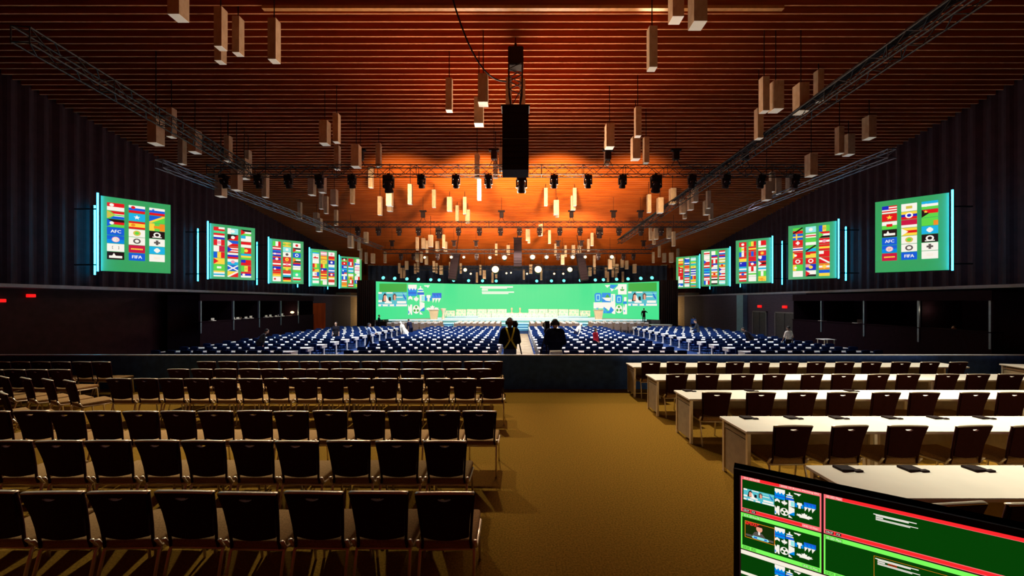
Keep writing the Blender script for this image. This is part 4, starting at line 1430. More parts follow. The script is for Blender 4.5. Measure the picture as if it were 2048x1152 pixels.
# sagging cable from the ceiling to the big speaker
cpts = []
for i in range(17):
    q = i / 16
    px = 903 + (1012 - 903) * q ** 1.0; py = -10 + (163 + 10) * (1 - (1 - q) ** 2.2)
    yv = 11.6 + (14.8 - 11.6) * q
    cpts.append((X(px, yv), yv, min(Z(py, yv), zc(yv) - .02)))
tag(MB().tube(cpts, .03, 6).build('speaker_cable', M_BLACK, None, True), 'black cable sagging from the ceiling to the big hanging speaker', 'cable')

# ================================================================== PENDANTS
PD = """343 371 -40 28 A;422 461 12 92 B;462 491 30 101 B;536 561 35 118 B;429 453 48 112 B;892 905 155 219.4 B;957 976 146.5 203.7 A;949 967 193 246 A;1013 1022 154 216.5 B;
1040 1049 156 217 B;949.5 959 307 354.6 B;954.5 963 358 399.6 B;986 996 308 354.6 B;997 1007 295 341 B;1340 1364 -34 30.5 A;1379 1411 -36 42 A;1294 1314 51 134 B;1517.5 1539 152 221 B;1540 1563 160 217 A;
1588 1615.5 164 221 A;1627 1647.5 136 194 B;1508.6 1526.7 215 275.6 B;1669.7 1688 252 306 B;1688 1706 267 308 A;1731.7 1745 230 274.4 A;1210 1228 246 293 A;1207 1220 280 328 B;1269 1282 212.5 271 B;
1262 1280 272 316.7 A;1286 1298 273.6 325 B;448 465 270.5 321.5 B;489 503.5 299.7 346 B;480 497 316 355.6 A;463 484 338 379 A;524 538 347 393.7 B;434.7 449 350 391.5 A;639.6 660 239.6 285.6 A;665.6 681 226 283 B;
668 681.4 290 338 B;703 722 288 332 A;751 763.6 285.6 333 B;737 747 333 373 B;616 632 356.8 389 A;639 651 352 384 A;637 648.6 379 411.5 B;647.4 657.5 392 426.5 B;661 676.5 378 409.5 A;700 710 370 406.6 B;
755 765 392.5 429.7 B;772 787 378 411 A;774 786 393 420.7 A;667.5 677 416 445 B;626 640 425 451 A;632 645 436 462.5 A;594.6 605 400.5 432 B;696 706 471 495 A;338.5 347.5 214.6 272.5 B;304 320 232 285 A;356 373 276.7 327 B;
377 403 258 302.7 A;1293 1302.6 388.5 424.6 B;1313 1327 394.6 425 A;1338 1352 375.8 407 A;1359.5 1371 398 426 A;1365 1374 401 431.4 B;1374.6 1387 390.4 419 A;1385 1394 370 394.6 A;1407 1418.5 400.7 428.8 A;
1412 1421.5 381 416 B;1417 1426.6 406 438.8 B;1538 1550 343 383 B;1527.7 1538.7 362 399 A;1550 1558 352 378 A;1575.6 1584.6 346 374.6 A;1614 1630.5 306 350 A;1296.5 1305.5 452.7 480 B;1306 1318 452.7 472 A;1333 1343 451 472 A;
1343 1351.4 463 492 B;1181 1187 462.4 487.5 B;1173.5 1180 474.7 499 B;816 825 368 408 B;864 872 379 414.5 B;894 905 393.6 421.7 A;911 918 407 438.6 B;926 933.5 393.6 427.7 B;930 941 419 445 A;1087.7 1095.4 373 408.5 B;
1105.5 1118.7 399.8 429 A;1110 1118.7 401 434 B;1145 1153 373 408.5 B;1140.7 1151 387.7 415.6 A;1096 1102 457 483 B;831 838 474 500 B;842 852 473 492.6 A;855.5 867.5 469.6 493.5 A;851 857 478 501 B;871 879 479 498 A;
884 891 469 495 B;888 894.5 480 499.5 A;727 737.6 462.4 483.8 A;713 723 472 496 B;700 707 472 490 A;718.5 725 493.5 515 B;729 736 504.6 526.8 B;741 751 506.8 526 A;766.7 773.5 503 525.6 B;831 838.5 502 519 A;840 846 500 519.6 B;
849 857 509 526 A;865 870.6 522 544 B;990 995 484 504 B;1010 1023 488 507 A;796.6 801 528 546.5 B;801 804.6 538 556 B;807 810.5 538 556 B;809 818 522 539 A;828 833 528 547 B;833 839 524 544 B;871 876 528 546.5 B;878 887 531 549 A;
896.5 906 524 541 A;897 902 534 553 B;919.6 924 529 547 B;951 957 545 565 B;959 963 531 550 B;964 973.5 540 557.6 A;983 987 546 565 B;990 995 537 556 B;1045.5 1050 540 559 B;1050.5 1060 455 475 A;1055 1060.5 456 480 B;1075 1087 448 471 A;
1108 1114 484 506 B;1128 1134 487.5 508 B;1142 1151 489 508 A;1152 1165 487.5 506 A;1185 1192 510.6 533.7 B;1186.5 1192 528 548 B;1215 1225 518 538 A;1225 1230 514 535 B;1230 1237 528 545.6 A;1240 1248 518 534.5 A;1249.6 1257 521 538 A;
1266 1272 528 546 A;1304 1312 459 485 B;1315 1322 488 510 B;1303.5 1309.5 504 525.6 B;1324 1332.5 506 524 A;1338 1347 505 524.6 A;1352.5 1359 494 515 B;1058 1065 529 547 A;1079 1086 541 560 B;1120.6 1129.5 509 529 A;1159 1165 531 549 A;
1176.6 1183 534 551.6 A;1209.5 1214 536 555 B;1213.5 1218 544 563.6 B;1223 1228 535 554 B;1229 1235 539 557 B;1243 1248 545 563.6 B"""
HA, HB = 1.10, 1.33
pl = []
for tok in PD.replace('\n', '').split(';'):
    a, b, c, d, ty = tok.split()
    a, b, c, d = float(a), float(b), float(c), float(d)
    hh = HA if ty == 'A' else HB
    yv = min(F * hh / (d - c), 48.5)
    ymax = F * 12.4 / (CY + 98 - c) - .25     # the top must stay under the sloping ceiling
    yv = max(min(yv, ymax), 9.0)
    pl.append(dict(px=(a + b) / 2, yt=c, yb=d, ty=ty, y=yv, w=b - a))


def band(p):
    if p['y'] < 19.7: return 'before the first truss'
    if p['y'] < 29.7: return 'before the second truss'
    if p['y'] < 37.7: return 'before the third truss'
    return 'beyond the third truss'


for (ty, nm, w) in (('A', 'short wide', .38), ('B', 'tall slim', .26)):
    proto = None
    byb = {}
    for p in pl:
        if p['ty'] == ty: byb.setdefault(band(p), []).append(p)
    for bn, ps in byb.items():
        ps.sort(key=lambda p: p['px'])
        for i, p in enumerate(ps):
            hh = HA if ty == 'A' else HB
            y = p['y']
            ztop = Z(p['yb'], y) + hh
            ztop = min(ztop, zc(y) - .25)
            xx = X(p['px'], y)
            # the side face shows too, so the block's own centre lies a little back along its line of sight
            loc = (xx * (y + w * .5) / y * 1.0, y + w * .5, ztop)
            lab = '%s pale pendant, %s of its kind from the booth side, %s' % (nm, nth(i + 1), bn)
            if proto is None:
                proto = thing('pendant_lamp', loc, lab, 'pendant lamp', 'block pendants under the ceiling')
                MB().box(-w / 2, w / 2, -w / 2, w / 2, -hh + .012, 0).build('shade', M_PEND, proto)
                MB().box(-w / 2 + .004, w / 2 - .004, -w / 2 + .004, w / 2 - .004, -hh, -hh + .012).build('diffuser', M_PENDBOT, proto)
                MB().cyl((0, 0, 0), (0, 0, 1), .018, n=6).build('rod', M_BLACK, proto)
                kids(proto); [kids(c) for c in kids(proto)]
                o = proto; ks = kids(proto)
            else:
                o = proto.copy(); COL.objects.link(o); o.location = loc; o['label'] = lab
                ks = []
                for c in kids(proto):
                    d = c.copy(); COL.objects.link(d); d.parent = o; ks.append(d)
            for d in ks:
                if d.name.startswith('rod'):
                    d.scale = (1, 1, max(.05, zc(y + w * .5) + .285 - ztop))


# ================================================================== BOOTHS ALONG THE SIDE WALLS
M_BOOTH = mat('booth_black', (0.013, 0.005, 0.009), 0.8, 0, 5, 0.2, 0, 0.05)
M_POST = mat('booth_post', (0.16, 0.19, 0.25), 0.4, 0.4, 5, 0.1)


def booth(s, ya, yb, lab):
    x = 20.0 * s
    t = thing('interpreter_booth', (x, ya, LOW), lab, 'booth', 'interpreter booths')
    d = 2.1 * s
    L = yb - ya - .004
    bx = lambda m, x0, x1, *r: m.box(min(x0, x1), max(x0, x1), *r)
    bx(MB(), 0, .06 * s, 0, L, 0, 1.88).build('front_panel', M_BOOTH, t)
    bx(MB(), -.05 * s, .5 * s, 0, L, 1.88, 1.93).build('counter', M_BOOTH, t)
    bx(MB(), 0, .06 * s, 0, L, 3.25, 3.70).build('header', M_BOOTH, t)
    bx(MB(), d - .06 * s, d, 0, L, 0, 3.70).build('rear_panel', M_BOOTH, t)
    bx(MB(), .06 * s, d, 0, L, 3.62, 3.70).build('roof', M_BOOTH, t)
    bx(MB(), -.04 * s, .08 * s, .003, .08, 1.2, 3.25).build('post', M_POST, t)
    bx(MB(), .06 * s, d, L - .05, L, 0, 3.62).build('side_panel', M_BOOTH, t)
    return t


bys = [23.3, 26.0, 28.6, 31.2, 33.7, 36.3]
for i in range(5):
    booth(-1, bys[i], bys[i + 1], 'black interpreter booth opposite the double doors, %s from the rear of the hall' % nth(i + 1))
rys = [15.6, 18.4, 21.3, 24.3, 26.9]
for i in range(4):
    booth(1, rys[i], rys[i + 1], 'black interpreter booth next to the double doors, %s from the rear of the hall' % nth(i + 1))
# lamps and desk things on the booth counters
point((-20.4, 33.0, 1.25), 18, (1.0, .72, .4), .08)
t = thing('desk_lamp', (-20.12, 33.05, 1.021), 'glowing warm desk lamp on the booth counter before the brick wall', 'lamp')
MB().lathe([(.08, 0), (.08, .02), (.015, .03), (.015, .25)], 10).build('stand', M_BLACK, t)
MB().ell((0, 0, .30), (.15, .15, .10), 12, 8).build('shade', emit('desk_lamp_glow', (255, 220, 150), 3.0), t, True)
for i, (px, py, yv) in enumerate(((424, 639, 24.4), (462, 636, 26.2), (470, 637, 26.6), (484, 634, 27.4), (494, 635, 27.9), (529, 632, 29.6), (537, 632, 30.1), (548, 631, 30.8), (556, 632, 31.2), (563, 632, 31.6))):
    t = thing('paper_stack', (-20.1, yv, 1.02), 'white papers on the interpreter booth counter, %s counted from the rear of the hall' % nth(i + 1), 'papers', 'papers on the booth counters')
    hgt = random.uniform(.06, .22)
    MB().box(-.15, .12, -.14, .14, 0, hgt * .3).build('sheets', M_WHITETOP, t)
    MB().box(-.02, 0, -.13, .13, hgt * .3, hgt + .05).build('raised_sheet', M_WHITETOP, t)
for i, yv in enumerate((24.4, 21.9)):
    t = thing('laptop', (20.15, yv, 1.02), 'open laptop on the booth counter, %s the double doors' % ('closer to' if i == 0 else 'farther from'), 'laptop', 'laptops on the booth counter')
    MB().box(-.2, .1, -.17, .17, 0, .02).build('keyboard', M_WHITETOP, t)
    MB().box(.10, .12, -.17, .17, .02, .22).build('lid', M_BLACK, t)
point((20.3, 18.0, 1.9), 5, (1.0, .8, .5), .08)

# high stool table at the outer end of the rows (double door side)
t = thing('high_table', (X(1652, 21.5), 21.5, LOW), 'small white high table standing beyond the outer end of the delegate rows', 'table')
MB().box(-.35, .35, -.3, .3, 1.0, 1.03).build('tabletop', M_FIELDTOP, t)
for sx in (-.28, .28):
    for sy in (-.24, .24): MB().box(sx - .02, sx + .02, sy - .02, sy + .02, 0, 1.0).build('leg', M_METAL, t)


# ================================================================== PEOPLE
def bake(mb, voxel, m, name, parent, smooth_it=4):
    o = mb.build(name, m, None, True)
    rm = o.modifiers.new('r', 'REMESH'); rm.mode = 'VOXEL'; rm.voxel_size = voxel; rm.use_smooth_shade = True
    sm = o.modifiers.new('s', 'SMOOTH'); sm.factor = .5; sm.iterations = smooth_it
    bpy.context.view_layer.update()
    dg = bpy.context.evaluated_depsgraph_get()
    me = bpy.data.meshes.new_from_object(o.evaluated_get(dg))
    old = o.data
    o.modifiers.clear(); o.data = me
    bpy.data.meshes.remove(old)
    if not me.materials: me.materials.append(m)
    o.parent = parent
    return o


def person(loc, heading, label, top, trousers, skin=None, hair=None, lean=0.0, turn=0.0, arms=(((.15, .1, -1), (.1, .5, -.8)), ((-.15, .1, -1), (-.1, .5, -.8))),
           step=.0, sc=1.0, voxel=.016, sleeves=1.0, head_pitch=0.0, sit=False, long_coat=0.0, hair_len=0.0, bald=False, bulk=0.0, head=1.0):
    """a standing, bending or seated figure facing +Y before it is turned by heading; arms: ((upper arm, forearm) directions) for its own right (+x) and other side"""
    skin = skin or M_SKIN; hair = hair or M_HAIR
    t = thing('person', loc, label, 'person', None, heading)
    t.scale = (sc, sc, sc)
    hip = .93 if not sit else .50
    Rl = Matrix.Translation((0, 0, hip)) @ Matrix.Rotation(-lean, 4, 'X') @ Matrix.Rotation(turn, 4, 'Z') @ Matrix.Translation((0, 0, -hip))
    dz = hip - .93
    T = lambda p: Rl @ Vector((p[0], p[1], p[2] + dz))
    body, shirt, pants, shoe, hr = MB(), MB(), MB(), MB(), MB()
    def ell(mb, c, r, grow=0):
        q = Rl.to_3x3().to_4x4()
        mb.ell((0, 0, 0), tuple(k + grow for k in r), 14, 10, M=Matrix.Translation(T(c)) @ q)
    for mb, g in ((body, 0), (shirt, .016 + bulk)):
        ell(mb, (0, 0, 1.06), (.155, .105, .17), g); ell(mb, (0, -.005, 1.28), (.175, .115, .19), g)
        mb.cap(T((-.15, -.01, 1.42)), T((.15, -.01, 1.42)), .062 + g, .062 + g)
    ell(body, (0, 0, .95), (.165, .115, .13)); ell(pants, (0, 0, .95), (.165, .115, .13), .014)
    if long_coat:
        shirt.cap(T((-.06, 0, .95)), T((-.08, 0, .95 - long_coat)), .13, .16); shirt.cap(T((.06, 0, .95)), T((.08, 0, .95 - long_coat)), .13, .16)
    body.cap(T((0, 0, 1.44)), T((0, .015, 1.56)), .055, .052)
    Hm = Matrix.Translation(T((0, .02, 1.58))) @ (Rl.to_3x3().to_4x4()) @ Matrix.Rotation(-head_pitch + lean * .45, 4, 'X') @ Matrix.Scale(head, 4)
    body.ell((0, 0, .07), (.076, .095, .115), 16, 12, M=Hm)
    body.ell((0, .035, .0), (.055, .062, .060), 12, 8, M=Hm)
    body.ell((0, .098, .055), (.014, .022, .026), 8, 6, M=Hm)
    for s in (-1, 1):
        body.ell((s * .077, -.005, .06), (.012, .024, .034), 8, 6, M=Hm)
    body.ell((0, .092, .005), (.026, .010, .009), 8, 6, M=Hm)
    eyes = MB()
    for s in (-1, 1): eyes.ell((s * .030, .088, .078), (.013, .010, .008), 8, 6, M=Hm)
    if not bald:
        hr.ell((0, -.016, .098), (.083, .095, .100), 16, 12, M=Hm)
        if hair_len: hr.ell((0, -.055, .02), (.082, .055, .10 + hair_len), 14, 10, M=Hm)
    else:
        hr.ell((0, -.030, .060), (.083, .080, .075), 16, 12, M=Hm)
    for i, s in enumerate((1, -1)):
        ua, fa = arms[i]
        q = Rl.to_3x3()
        sh = T((s * .185, -.01, 1.41))
        e = sh + q @ Vector(ua).normalized() * .285
        w = e + q @ Vector(fa).normalized() * .25
        body.cap(sh, e, .050, .040); body.cap(e, w, .038, .027)
        shirt.cap(sh, e, .066 + bulk * .6, .056 + bulk * .5)
        if sleeves > .6: shirt.cap(e, e + (w - e) * .95, .056 + bulk * .5, .042)
        fd = (w - e).normalized()
        side = fd.cross(Vector((0, 0, 1)))
        if side.length < .1: side = Vector((1, 0, 0))
        side.normalize()
        up = side.cross(fd)
        body.cap(w, w + fd * .075 + side * .0, .026, .034)
        for k, (o_, ln) in enumerate(((-.026, .062), (-.009, .075), (.009, .070), (.026, .056))):
            b0 = w + fd * .085 + side * o_
            m1 = b0 + fd * ln * .55 - up * .008
            body.cap(b0, m1, .0105, .0095, 6); body.cap(m1, m1 + fd * ln * .40 - up * .022, .0095, .0085, 6)
        b0 = w + fd * .035 + side * .026 * s
        body.cap(b0, b0 + fd * .04 + side * .03 * s, .012, .010, 6)
    for i, s in enumerate((1, -1)):
        h0 = Vector((s * .09, 0, hip - .03))
        if sit:
            k0 = Vector((s * .13, .42, .50)); a0 = Vector((s * .13, .40, .09))
        else:
            k0 = Vector((s * .10, .03 + step * s * .5, .49)); a0 = Vector((s * .105, step * s - .02, .085))
        body.cap(h0, k0, .078, .054); body.cap(k0, a0, .052, .036)
        pants.cap(h0, k0, .095, .070); pants.cap(k0, a0, .070, .058)
        body.cap(a0, a0 + Vector((0, .11, -.04)), .036, .030)
        shoe.cap(a0 + Vector((0, -.03, -.045)), a0 + Vector((0, .15, -.05)), .042, .036)
    bake(body, voxel * .7, skin, 'body', t, 2)
    eyes.build('eyes', M_HAIR, t, True)
    bake(shirt, voxel, top, 'shirt', t)
    bake(pants, voxel, trousers, 'trousers', t)
    bake(hr, voxel * .8, hair, 'hair', t, 2)
    shoe.build('shoes', M_BLACK, t, True)
    return t


C_BLACK = cloth('black', (.010, .007, .010)); C_NAVY = cloth('navy', (.008, .010, .030)); C_WHITE = cloth('white', (.80, .74, .60)); C_JEANS = cloth('grey_denim', (.075, .085, .095))
C_YEL = cloth('yellow', (.80, .60, .05)); C_RED = cloth('red', (.55, .02, .04)); C_BLUE = cloth('blue', (.05, .12, .40)); C_PALE = cloth('pale_blue', (.30, .40, .62)); C_GREY = cloth('charcoal', (.03, .03, .035))
reach = (((.22, .12, -1), (-.30, .95, .30)), ((-.22, .12, -1), (.30, .95, .30)))
# two camera operators behind the barrier
YO = 10.55
p1 = person((X(1020, YO), YO, 0), 0.12, 'camera operator with crossed yellow straps on a black top, standing behind the barrier', C_BLACK, C_JEANS, M_SKIND, cloth('brown_hair', (.10, .05, .03)), arms=reach, sc=1.03, voxel=.012, lean=.04, bald=True, bulk=.035, head=1.14)
st_ = MB()
for s in (-1, 1):
    st_.tube([(s * .115, .09, 1.50), (s * .11, -.055, 1.535), (s * .085, -.155, 1.42), (s * .04, -.182, 1.28), (s * .02, -.180, 1.20), (s * .075, -.172, 1.10), (s * .15, -.130, .98), (s * .190, .0, .95)], .008, 6, rx=.024)
st_.tube([(-.075, -.184, 1.205), (0, -.190, 1.20), (.075, -.184, 1.205)], .008, 6, rx=.020)
st_.build('strap', C_YEL, p1, True)
hs = MB().tube([(.100 * math.cos(a), .03, 1.655 + .142 * math.sin(a)) for a in [PI * i / 10 for i in range(11)]], .010, 6)
hs.ell((.104, .02, 1.655), (.024, .05, .06)).ell((-.104, .02, 1.655), (.024, .05, .06))
hs.build('headset', M_BLACK, p1, True)
p2 = person((X(1110, YO), YO, 0), -.12, 'camera operator in a navy jacket with a headset, standing behind the barrier', C_NAVY, C_NAVY, M_SKIN, M_HAIR, arms=reach, sc=1.01, voxel=.012, lean=.03, bulk=.045, head=1.12)
hs = MB().tube([(.100 * math.cos(a), .02, 1.65 + .148 * math.sin(a)) for a in [PI * i / 10 for i in range(11)]], .011, 6)
hs.ell((.106, .01, 1.65), (.026, .055, .065)).ell((-.106, .01, 1.65), (.026, .055, .065))
hs.build('headset', M_BLACK, p2, True)


def tv_camera(px, yv, py, lab):
    z = Z(py, yv)
    t = thing('television_camera', (X(px, yv), yv, 0), lab, 'camera', 'television cameras behind the barrier')
    MB().rbox(-.07, .07, -.22, .22, z - .10, z + .08, .015, seg=1).build('camera_body', M_BLACK, t)
    MB().lathe([(.06, 0), (.075, .1), (.085, .30), (.10, .36)], 14, M=Matrix.Translation((0, .22, z)) @ Matrix.Rotation(-PI / 2, 4, 'X')).build('lens', M_BLACK, t, True)
    MB().rbox(-.08, .06, -.26, -.16, z + .08, z + .16, .01, seg=1).build('viewfinder', M_BLACK, t)
    MB().box(-.09, .09, -.12, .12, z - .20, z - .10).build('tripod_head', M_BLACK, t)
    for k in range(3):
        a = k * 2 * PI / 3 + PI / 2
        MB().tube([(.06 * math.cos(a), .06 * math.sin(a), z - .2), (.42 * math.cos(a), .42 * math.sin(a), .01)], .02, 8).build('tripod_leg', M_BLACK, t)
    return t


tv_camera(1030, 11.25, 651, 'black television camera on a tripod before the operator with yellow straps')
tv_camera(1094, 11.25, 652, 'black television camera on a tripod before the operator in the navy jacket')
t = thing('draped_stool', (X(1113, 10.05), 10.09, 0), 'white sheet folded over a stool at the back of the navy operator', 'stool')
mb = MB(); mb.add([(-.17, -.10, .96), (.15, -.10, .97), (.15, .10, .98), (-.17, .10, .97), (-.24, -.14, .30), (.24, -.14, .30), (.24, .14, .30), (-.24, .14, .30), (-.01, -.15, .86)],
                  [(0, 1, 2, 3), (0, 8, 1), (0, 4, 8), (8, 4, 5), (1, 8, 5), (1, 5, 6, 2), (2, 6, 7, 3), (3, 7, 4, 0)])
mb.build('sheet', mat('white_sheet', (.75, .68, .60), .8, 0, 20, .08), t)
for sx in (-.15, .15):
    for sy in (-.09, .09): MB().cyl((sx, sy, 0), (sx, sy, .94), .014, n=6).build('leg', M_METAL, t)

hang = (((.12, .05, -1), (.05, .25, -1)), ((-.12, .05, -1), (-.05, .25, -1)))
fwd = (((.15, .55, -.8), (-.1, 1, -.2)), ((-.15, .55, -.8), (.1, 1, -.2)))
down = (((.1, .5, -.85), (0, .35, -.95)), ((-.1, .5, -.85), (0, .35, -.95)))
def P_at(px, yv, heading, *a, **k): return person((X(px, yv), yv, LOW), heading, *a, **k)


P_at(1577, 21.71, .25, 'person in a pale T-shirt walking by the outer end of the delegate rows', C_WHITE, C_BLACK, M_SKIND, arms=(((.3, -.1, -1), (.25, .25, -1)), ((-.25, .2, -1), (-.1, .4, -1))), step=.12, sleeves=.3, sc=1.0)
P_at(517, 20.28, -.9, 'person in dark clothes bending over the delegate tables by the booths', C_GREY, C_BLACK, M_SKIN, lean=.55, arms=down, sc=1.02)
P_at(672, 26.0, PI, 'person in a black waistcoat facing the rear, standing between delegate rows', cloth('black_vest', (.012, .010, .014)), C_BLACK, M_SKIN, arms=hang, sleeves=.3, sc=1.0)
P_at(738, 24.57, -1.2, 'person in a pale blue shirt walking along the aisle towards the gangway', C_PALE, C_NAVY, M_SKIN, arms=(((.1, .5, -1), (0, 1, -.3)), ((-.1, -.1, -1), (0, .4, -1))), step=.22)
P_at(810, 28.86, 1.3, 'person in a long cream coat bending among the delegate rows by the armchairs', C_WHITE, C_WHITE, M_SKIN, lean=.6, arms=down, long_coat=.55, hair=C_WHITE, hair_len=.05)
P_at(822, 31.72, .9, 'person in dark clothes leaning over beside the cream coated person', C_NAVY, C_NAVY, M_SKIN, lean=.5, arms=down)
P_at(1151, 27.43, -1.3, 'person in a cream jacket stooping over a delegate table by the navy operator', C_WHITE, C_NAVY, M_SKIN, lean=.7, arms=down, hair=C_WHITE, hair_len=.04)
P_at(1191, 21.71, -2.4, 'long haired person in a red top standing among the delegate tables', C_RED, C_NAVY, M_SKIN, arms=(((.1, .3, -1), (-.3, .7, -.7)), ((-.1, .1, -1), (0, .3, -1))), hair_len=.10, sc=.94)
P_at(1397, 28.86, 1.0, 'person in a dark suit leaning forward by the outer block near the brick wall', C_GREY, C_GREY, M_SKIN, lean=.3, arms=fwd, sc=1.02)
P_at(1387, 36.5, -.4, 'person in a blue shirt standing before the brick wall near the stage', C_BLUE, C_NAVY, M_SKIN, arms=hang)
P_at(1504, 23.14, 1.2, 'person in black bending low over a delegate table before the double doors', C_BLACK, C_BLACK, M_SKIN, lean=.75, arms=down)
person((X(1286, 41.9), 41.6, LOW + .80 - .05), -.3, 'person in black standing at the end of the stage before the green screen', C_BLACK, C_BLACK, M_SKIN, arms=(((.5, .4, -.4), (-.2, 1, .1)), ((-.3, .2, -1), (0, .5, -1))), sc=.95)
P_at(758, 39.6, -1.2, 'crew member in dark clothes and white gloves beside the black equipment case', C_NAVY, C_BLACK, M_SKIN, arms=fwd, sc=1.0)
person((-21.0, 28.0, LOW + .72), -PI / 2, 'seated interpreter with lit face behind the booth counter with papers', C_BLACK, C_BLACK, M_SKIN, arms=fwd, sit=True)
person((20.9, 19.0, LOW + .72), PI / 2, 'seated interpreter in dark clothes in the booth next to the double doors', C_GREY, C_BLACK, M_SKIN, arms=fwd, sit=True)
person((20.9, 17.7, LOW + .72), PI / 2, 'seated interpreter in a white shirt in the booth next to the double doors', C_WHITE, C_BLACK, M_SKIN, arms=fwd, sit=True)

# ================================================================== FOREGROUND MONITOR
mo = thing('multiview_monitor', (.785, 1.30, 0), 'large black framed monitor with red and green bordered picture tiles close to the camera', 'monitor')
ux = Vector((.524, -.344, 0)).normalized(); uz = Vector((0, 0, 1)); nv = ux.cross(uz)
if nv.y > 0: nv = -nv
ZTOP = H - .611
PITCH = .1300
MW, MH = 1.16, PITCH * 5.05
mb = MB(); pn = Panel(mb, (0, 0, ZTOP), ux, uz, nv, .0004)
pn.R(-.004, -MH, MW, 0.0, 'K', 0)
C1, GAP = .2225, .004
cols = [(0, C1 - .003), (C1 + .003, MW - .01)]


def tile_gfx(pn, x0, y0, w, h, l0=3):
    """the screen artwork shrunk into a tile"""
    def P(pts, c, l):
        c = {'g': 'Q'}.get(c, c)
        pn.P([(x0 + (x - 695) / 660 * w * .56 + w * .43, y0 + h - (yv - 165) / 600 * h) for x, yv in pts], c, l0 + l)
    gfx_left(P)


def labelbar(pn, t, x0, y0, x1, y1, c, l):
    pn.text(t, x0, y0, x1, y1, c, l)


for r in range(5):
    yt = -PITCH * r
    top_c, bord = (('r', 's'), ('l', 'l'), ('w', 'w'), ('w', 'w'), ('w', 'w'))[r]
    for ci, (xa, xb) in enumerate(cols):
        if r < 2:
            pn.R(xa, yt - PITCH + .004, xb, yt, 's' if r == 0 else 'l', 1)           # border
            pn.R(xa + .004, yt - .012, xb - .004, yt - .002, top_c, 2)               # header strip
            pn.R(xa + .004, yt - PITCH + .006, xb - .004, yt - PITCH + .016, top_c, 2)
            pn.R(xa + .004, yt - PITCH + .018, xb - .004, yt - .013, 'Q', 2)
        else:
            pn.R(xa, yt - .014, xb + .006, yt, 'w', 1)
            pn.R(xa, yt - PITCH * .62 - .004, xb + .006, yt - PITCH * .62 + .006, 'w', 1) if (r == 2 and ci == 0) else None
            pn.R(xa, yt - PITCH + .004, xb, yt - .014, 'Q', .5)
    tx, ty, tw, th_ = .006, yt - PITCH + .020, C1 - .016, PITCH - .036
    if r < 4:
        tile_gfx(pn, tx, ty + (.0 if r < 2 else .004), tw, th_)
for r, (a, b) in enumerate((('02 10 - LED Room EN', '10 LED Main'), ('02 10 - LED Room EN', '10 LED Main'))):
    yt = -PITCH * r
    tc = 'w' if r == 0 else 'W'
    pn.R(.005, yt - .0125, .056, yt - .0015, 's' if r == 0 else 'L', 2.4)
    labelbar(pn, a, .010, yt - .0105, .054, yt - .0035, tc, 3)
    if r == 0:
        pn.R(.110, yt - .0125, C1 - .006, yt - .0015, 's', 2.4)
        labelbar(pn, '2026 10 Room Meeting EN', .114, yt - .0105, C1 - .010, yt - .0035, tc, 3)
    pn.R(C1 + .005, yt - .0125, C1 + .048, yt - .0015, 's' if r == 0 else 'L', 2.4)
    labelbar(pn, b, C1 + .010, yt - .0105, C1 + .045, yt - .0035, tc, 3)
    yb_ = yt - PITCH
    for x0 in (.006, C1 + .007):
        for (xa, xb, s) in ((x0, x0 + .020, 'DROP'), (x0 + .025, x0 + .038, 'FX')):
            pn.R(xa, yb_ + .0065, xb, yb_ + .0155, 'K' if r == 0 else 'q', 3)
            if r: pn.R(xa + .0008, yb_ + .0073, xb - .0008, yb_ + .0147, 'l', 3.4)
            pn.text(s, xa + .002, yb_ + .008, xb - .002, yb_ + .014, 'w' if r == 0 else 'q', 4)
    pn.R(C1 - .052, yb_ + .0065, C1 - .008, yb_ + .0155, 's' if r == 0 else 'L', 2.5)
    labelbar(pn, 'UHD 10 Main', C1 - .050, yb_ + .008, C1 - .012, yb_ + .014, 'w', 3)
# red tile: camera picture; green tile: speaker picture with orange frame
gfx_photo(lambda pts, c, l: pn.P(pts, c, 3 + l), .008, -.043, .096, -.082)
x0, x1, ya, yb = .012, .098, -PITCH - .026, -PITCH - .082
for q in ((x0, ya, x1, ya + .0015), (x0, yb, x1, yb + .0015), (x0, yb, x0 + .0012, ya), (x1 - .0015, yb, x1, ya)): pn.R(*q, 'O', 4)
pn.R(x0 + .002, yb + .002, x1 - .002, ya - .001, 'q', 3)
pn.text('6MIXER', x0 + .002, ya - .011, x0 + .042, ya + .001, 'r', 5, bold=.0009)
pn.P([(.034, yb + .014), (.040, yb + .026), (.050, yb + .030), (.062, yb + .026), (.072, yb + .014)], 'x', 4)
pn.P(poly_disc(.054, yb + .040, .009, 14, .011), 'S', 5)
pn.R(.051, yb + .020, .056, yb + .032, 'W', 5)
pn.P([(.0535 - .008, yb + .047), (.0535 - .003, yb + .053), (.0535 + .006, yb + .052), (.0535 + .010, yb + .046)], 'K', 6)
pn.R(x0 + .003, yb + .006, x1 - .004, yb + .013, 'x', 4)
pn.P([(.032, yb + .007), (.036, yb + .004), (.078, yb + .004), (.082, yb + .007), (.078, yb + .013), (.036, yb + .013)], 'c', 6)
pn.R(.038, yb + .006, .048, yb + .011, 'B', 7); pn.R(.068, yb + .006, .076, yb + .011, 'B', 7)
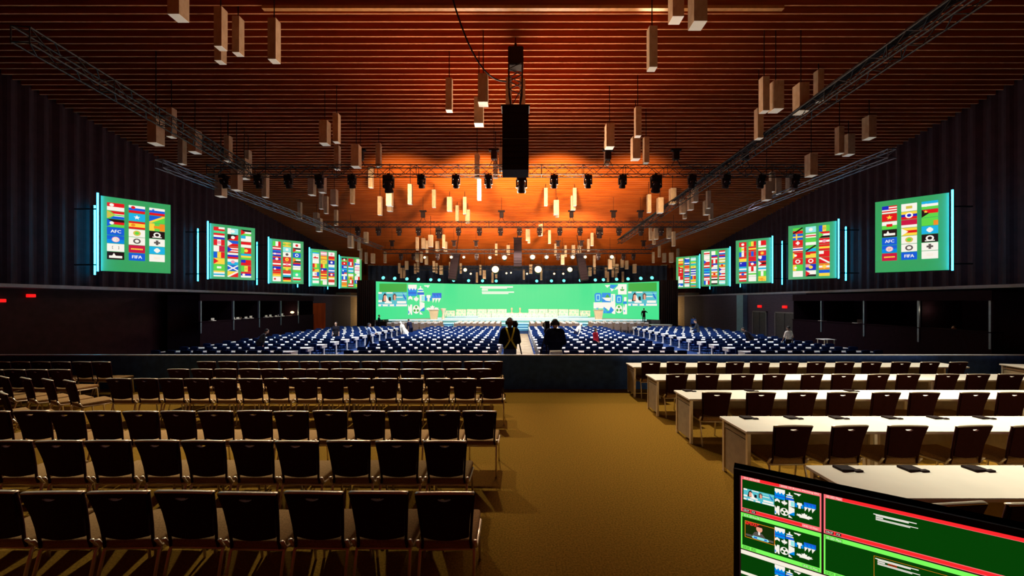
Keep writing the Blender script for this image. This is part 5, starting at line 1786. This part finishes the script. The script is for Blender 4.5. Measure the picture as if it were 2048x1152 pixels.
# text lines in the wide tiles
for r, dx, dy in ((0, .346, -.027), (1, .350, -.029)):
    yt = -PITCH * r
    for (u0, u1, v, hgt) in ((-.005, .086, 0, .0024), (0, .070, -.0032, .0026), (0, .016, -.0078, .0030), (0, .089, -.0126, .0020), (0, .073, -.0158, .0020)):
        pn.R(dx + u0, yt + dy + v - hgt, dx + u1, yt + dy + v, 'W', 4)
yt = -PITCH
for q in ((.342, yt - .024, .60, yt - .0232), (.342, yt - .085, .60, yt - .0842), (.342, yt - .085, .3428, yt - .0232), (.5992, yt - .085, .60, yt - .0232)): pn.R(*q, 'O', 4)
pn.text('6MIXER', .372, yt - .041, .392, yt - .035, 'R', 6)
pn.R(.425, yt - .075, .52, yt - .060, 'b', 4)
mb.build('display', EM, mo)
fr = MB()
for (a, b, c, d) in ((-.022, -.004, -MH - .03, .020), (MW, MW + .03, -MH - .03, .020), (-.004, MW, .0, .020), (-.004, MW, -MH - .03, -MH)):
    fr.add([Vector((0, 0, ZTOP)) + ux * x + uz * z + nv * n_ for n_ in (.006, -.05) for x, z in ((a, c), (b, c), (b, d), (a, d))],
           [(0, 1, 2, 3), (4, 5, 6, 7), (0, 1, 5, 4), (1, 2, 6, 5), (2, 3, 7, 6), (3, 0, 4, 7)])
fr.build('bezel', mat('monitor_bezel', (.012, .006, .005), .5, 0, 20, .1), mo)
bkm = MB()
bkm.add([Vector((0, 0, ZTOP)) + ux * x + uz * z + nv * n_ for n_ in (-.002, -.05) for x, z in ((-.022, -MH - .03), (MW + .03, -MH - .03), (MW + .03, .020), (-.022, .020))],
        [(0, 1, 2, 3), (4, 5, 6, 7), (0, 1, 5, 4), (1, 2, 6, 5), (2, 3, 7, 6), (3, 0, 4, 7)])
bkm.build('housing', M_BLACK, mo)
cm = ux * (MW / 2) + nv * -.09
MB().box(cm.x - .04, cm.x + .04, cm.y - .03, cm.y + .03, .02, ZTOP - .2).build('stand_column', M_BLACK, mo)
MB().rbox(cm.x - .35, cm.x + .35, cm.y - .25, cm.y + .25, 0, .03, .01, seg=1).build('stand_base', M_BLACK, mo)
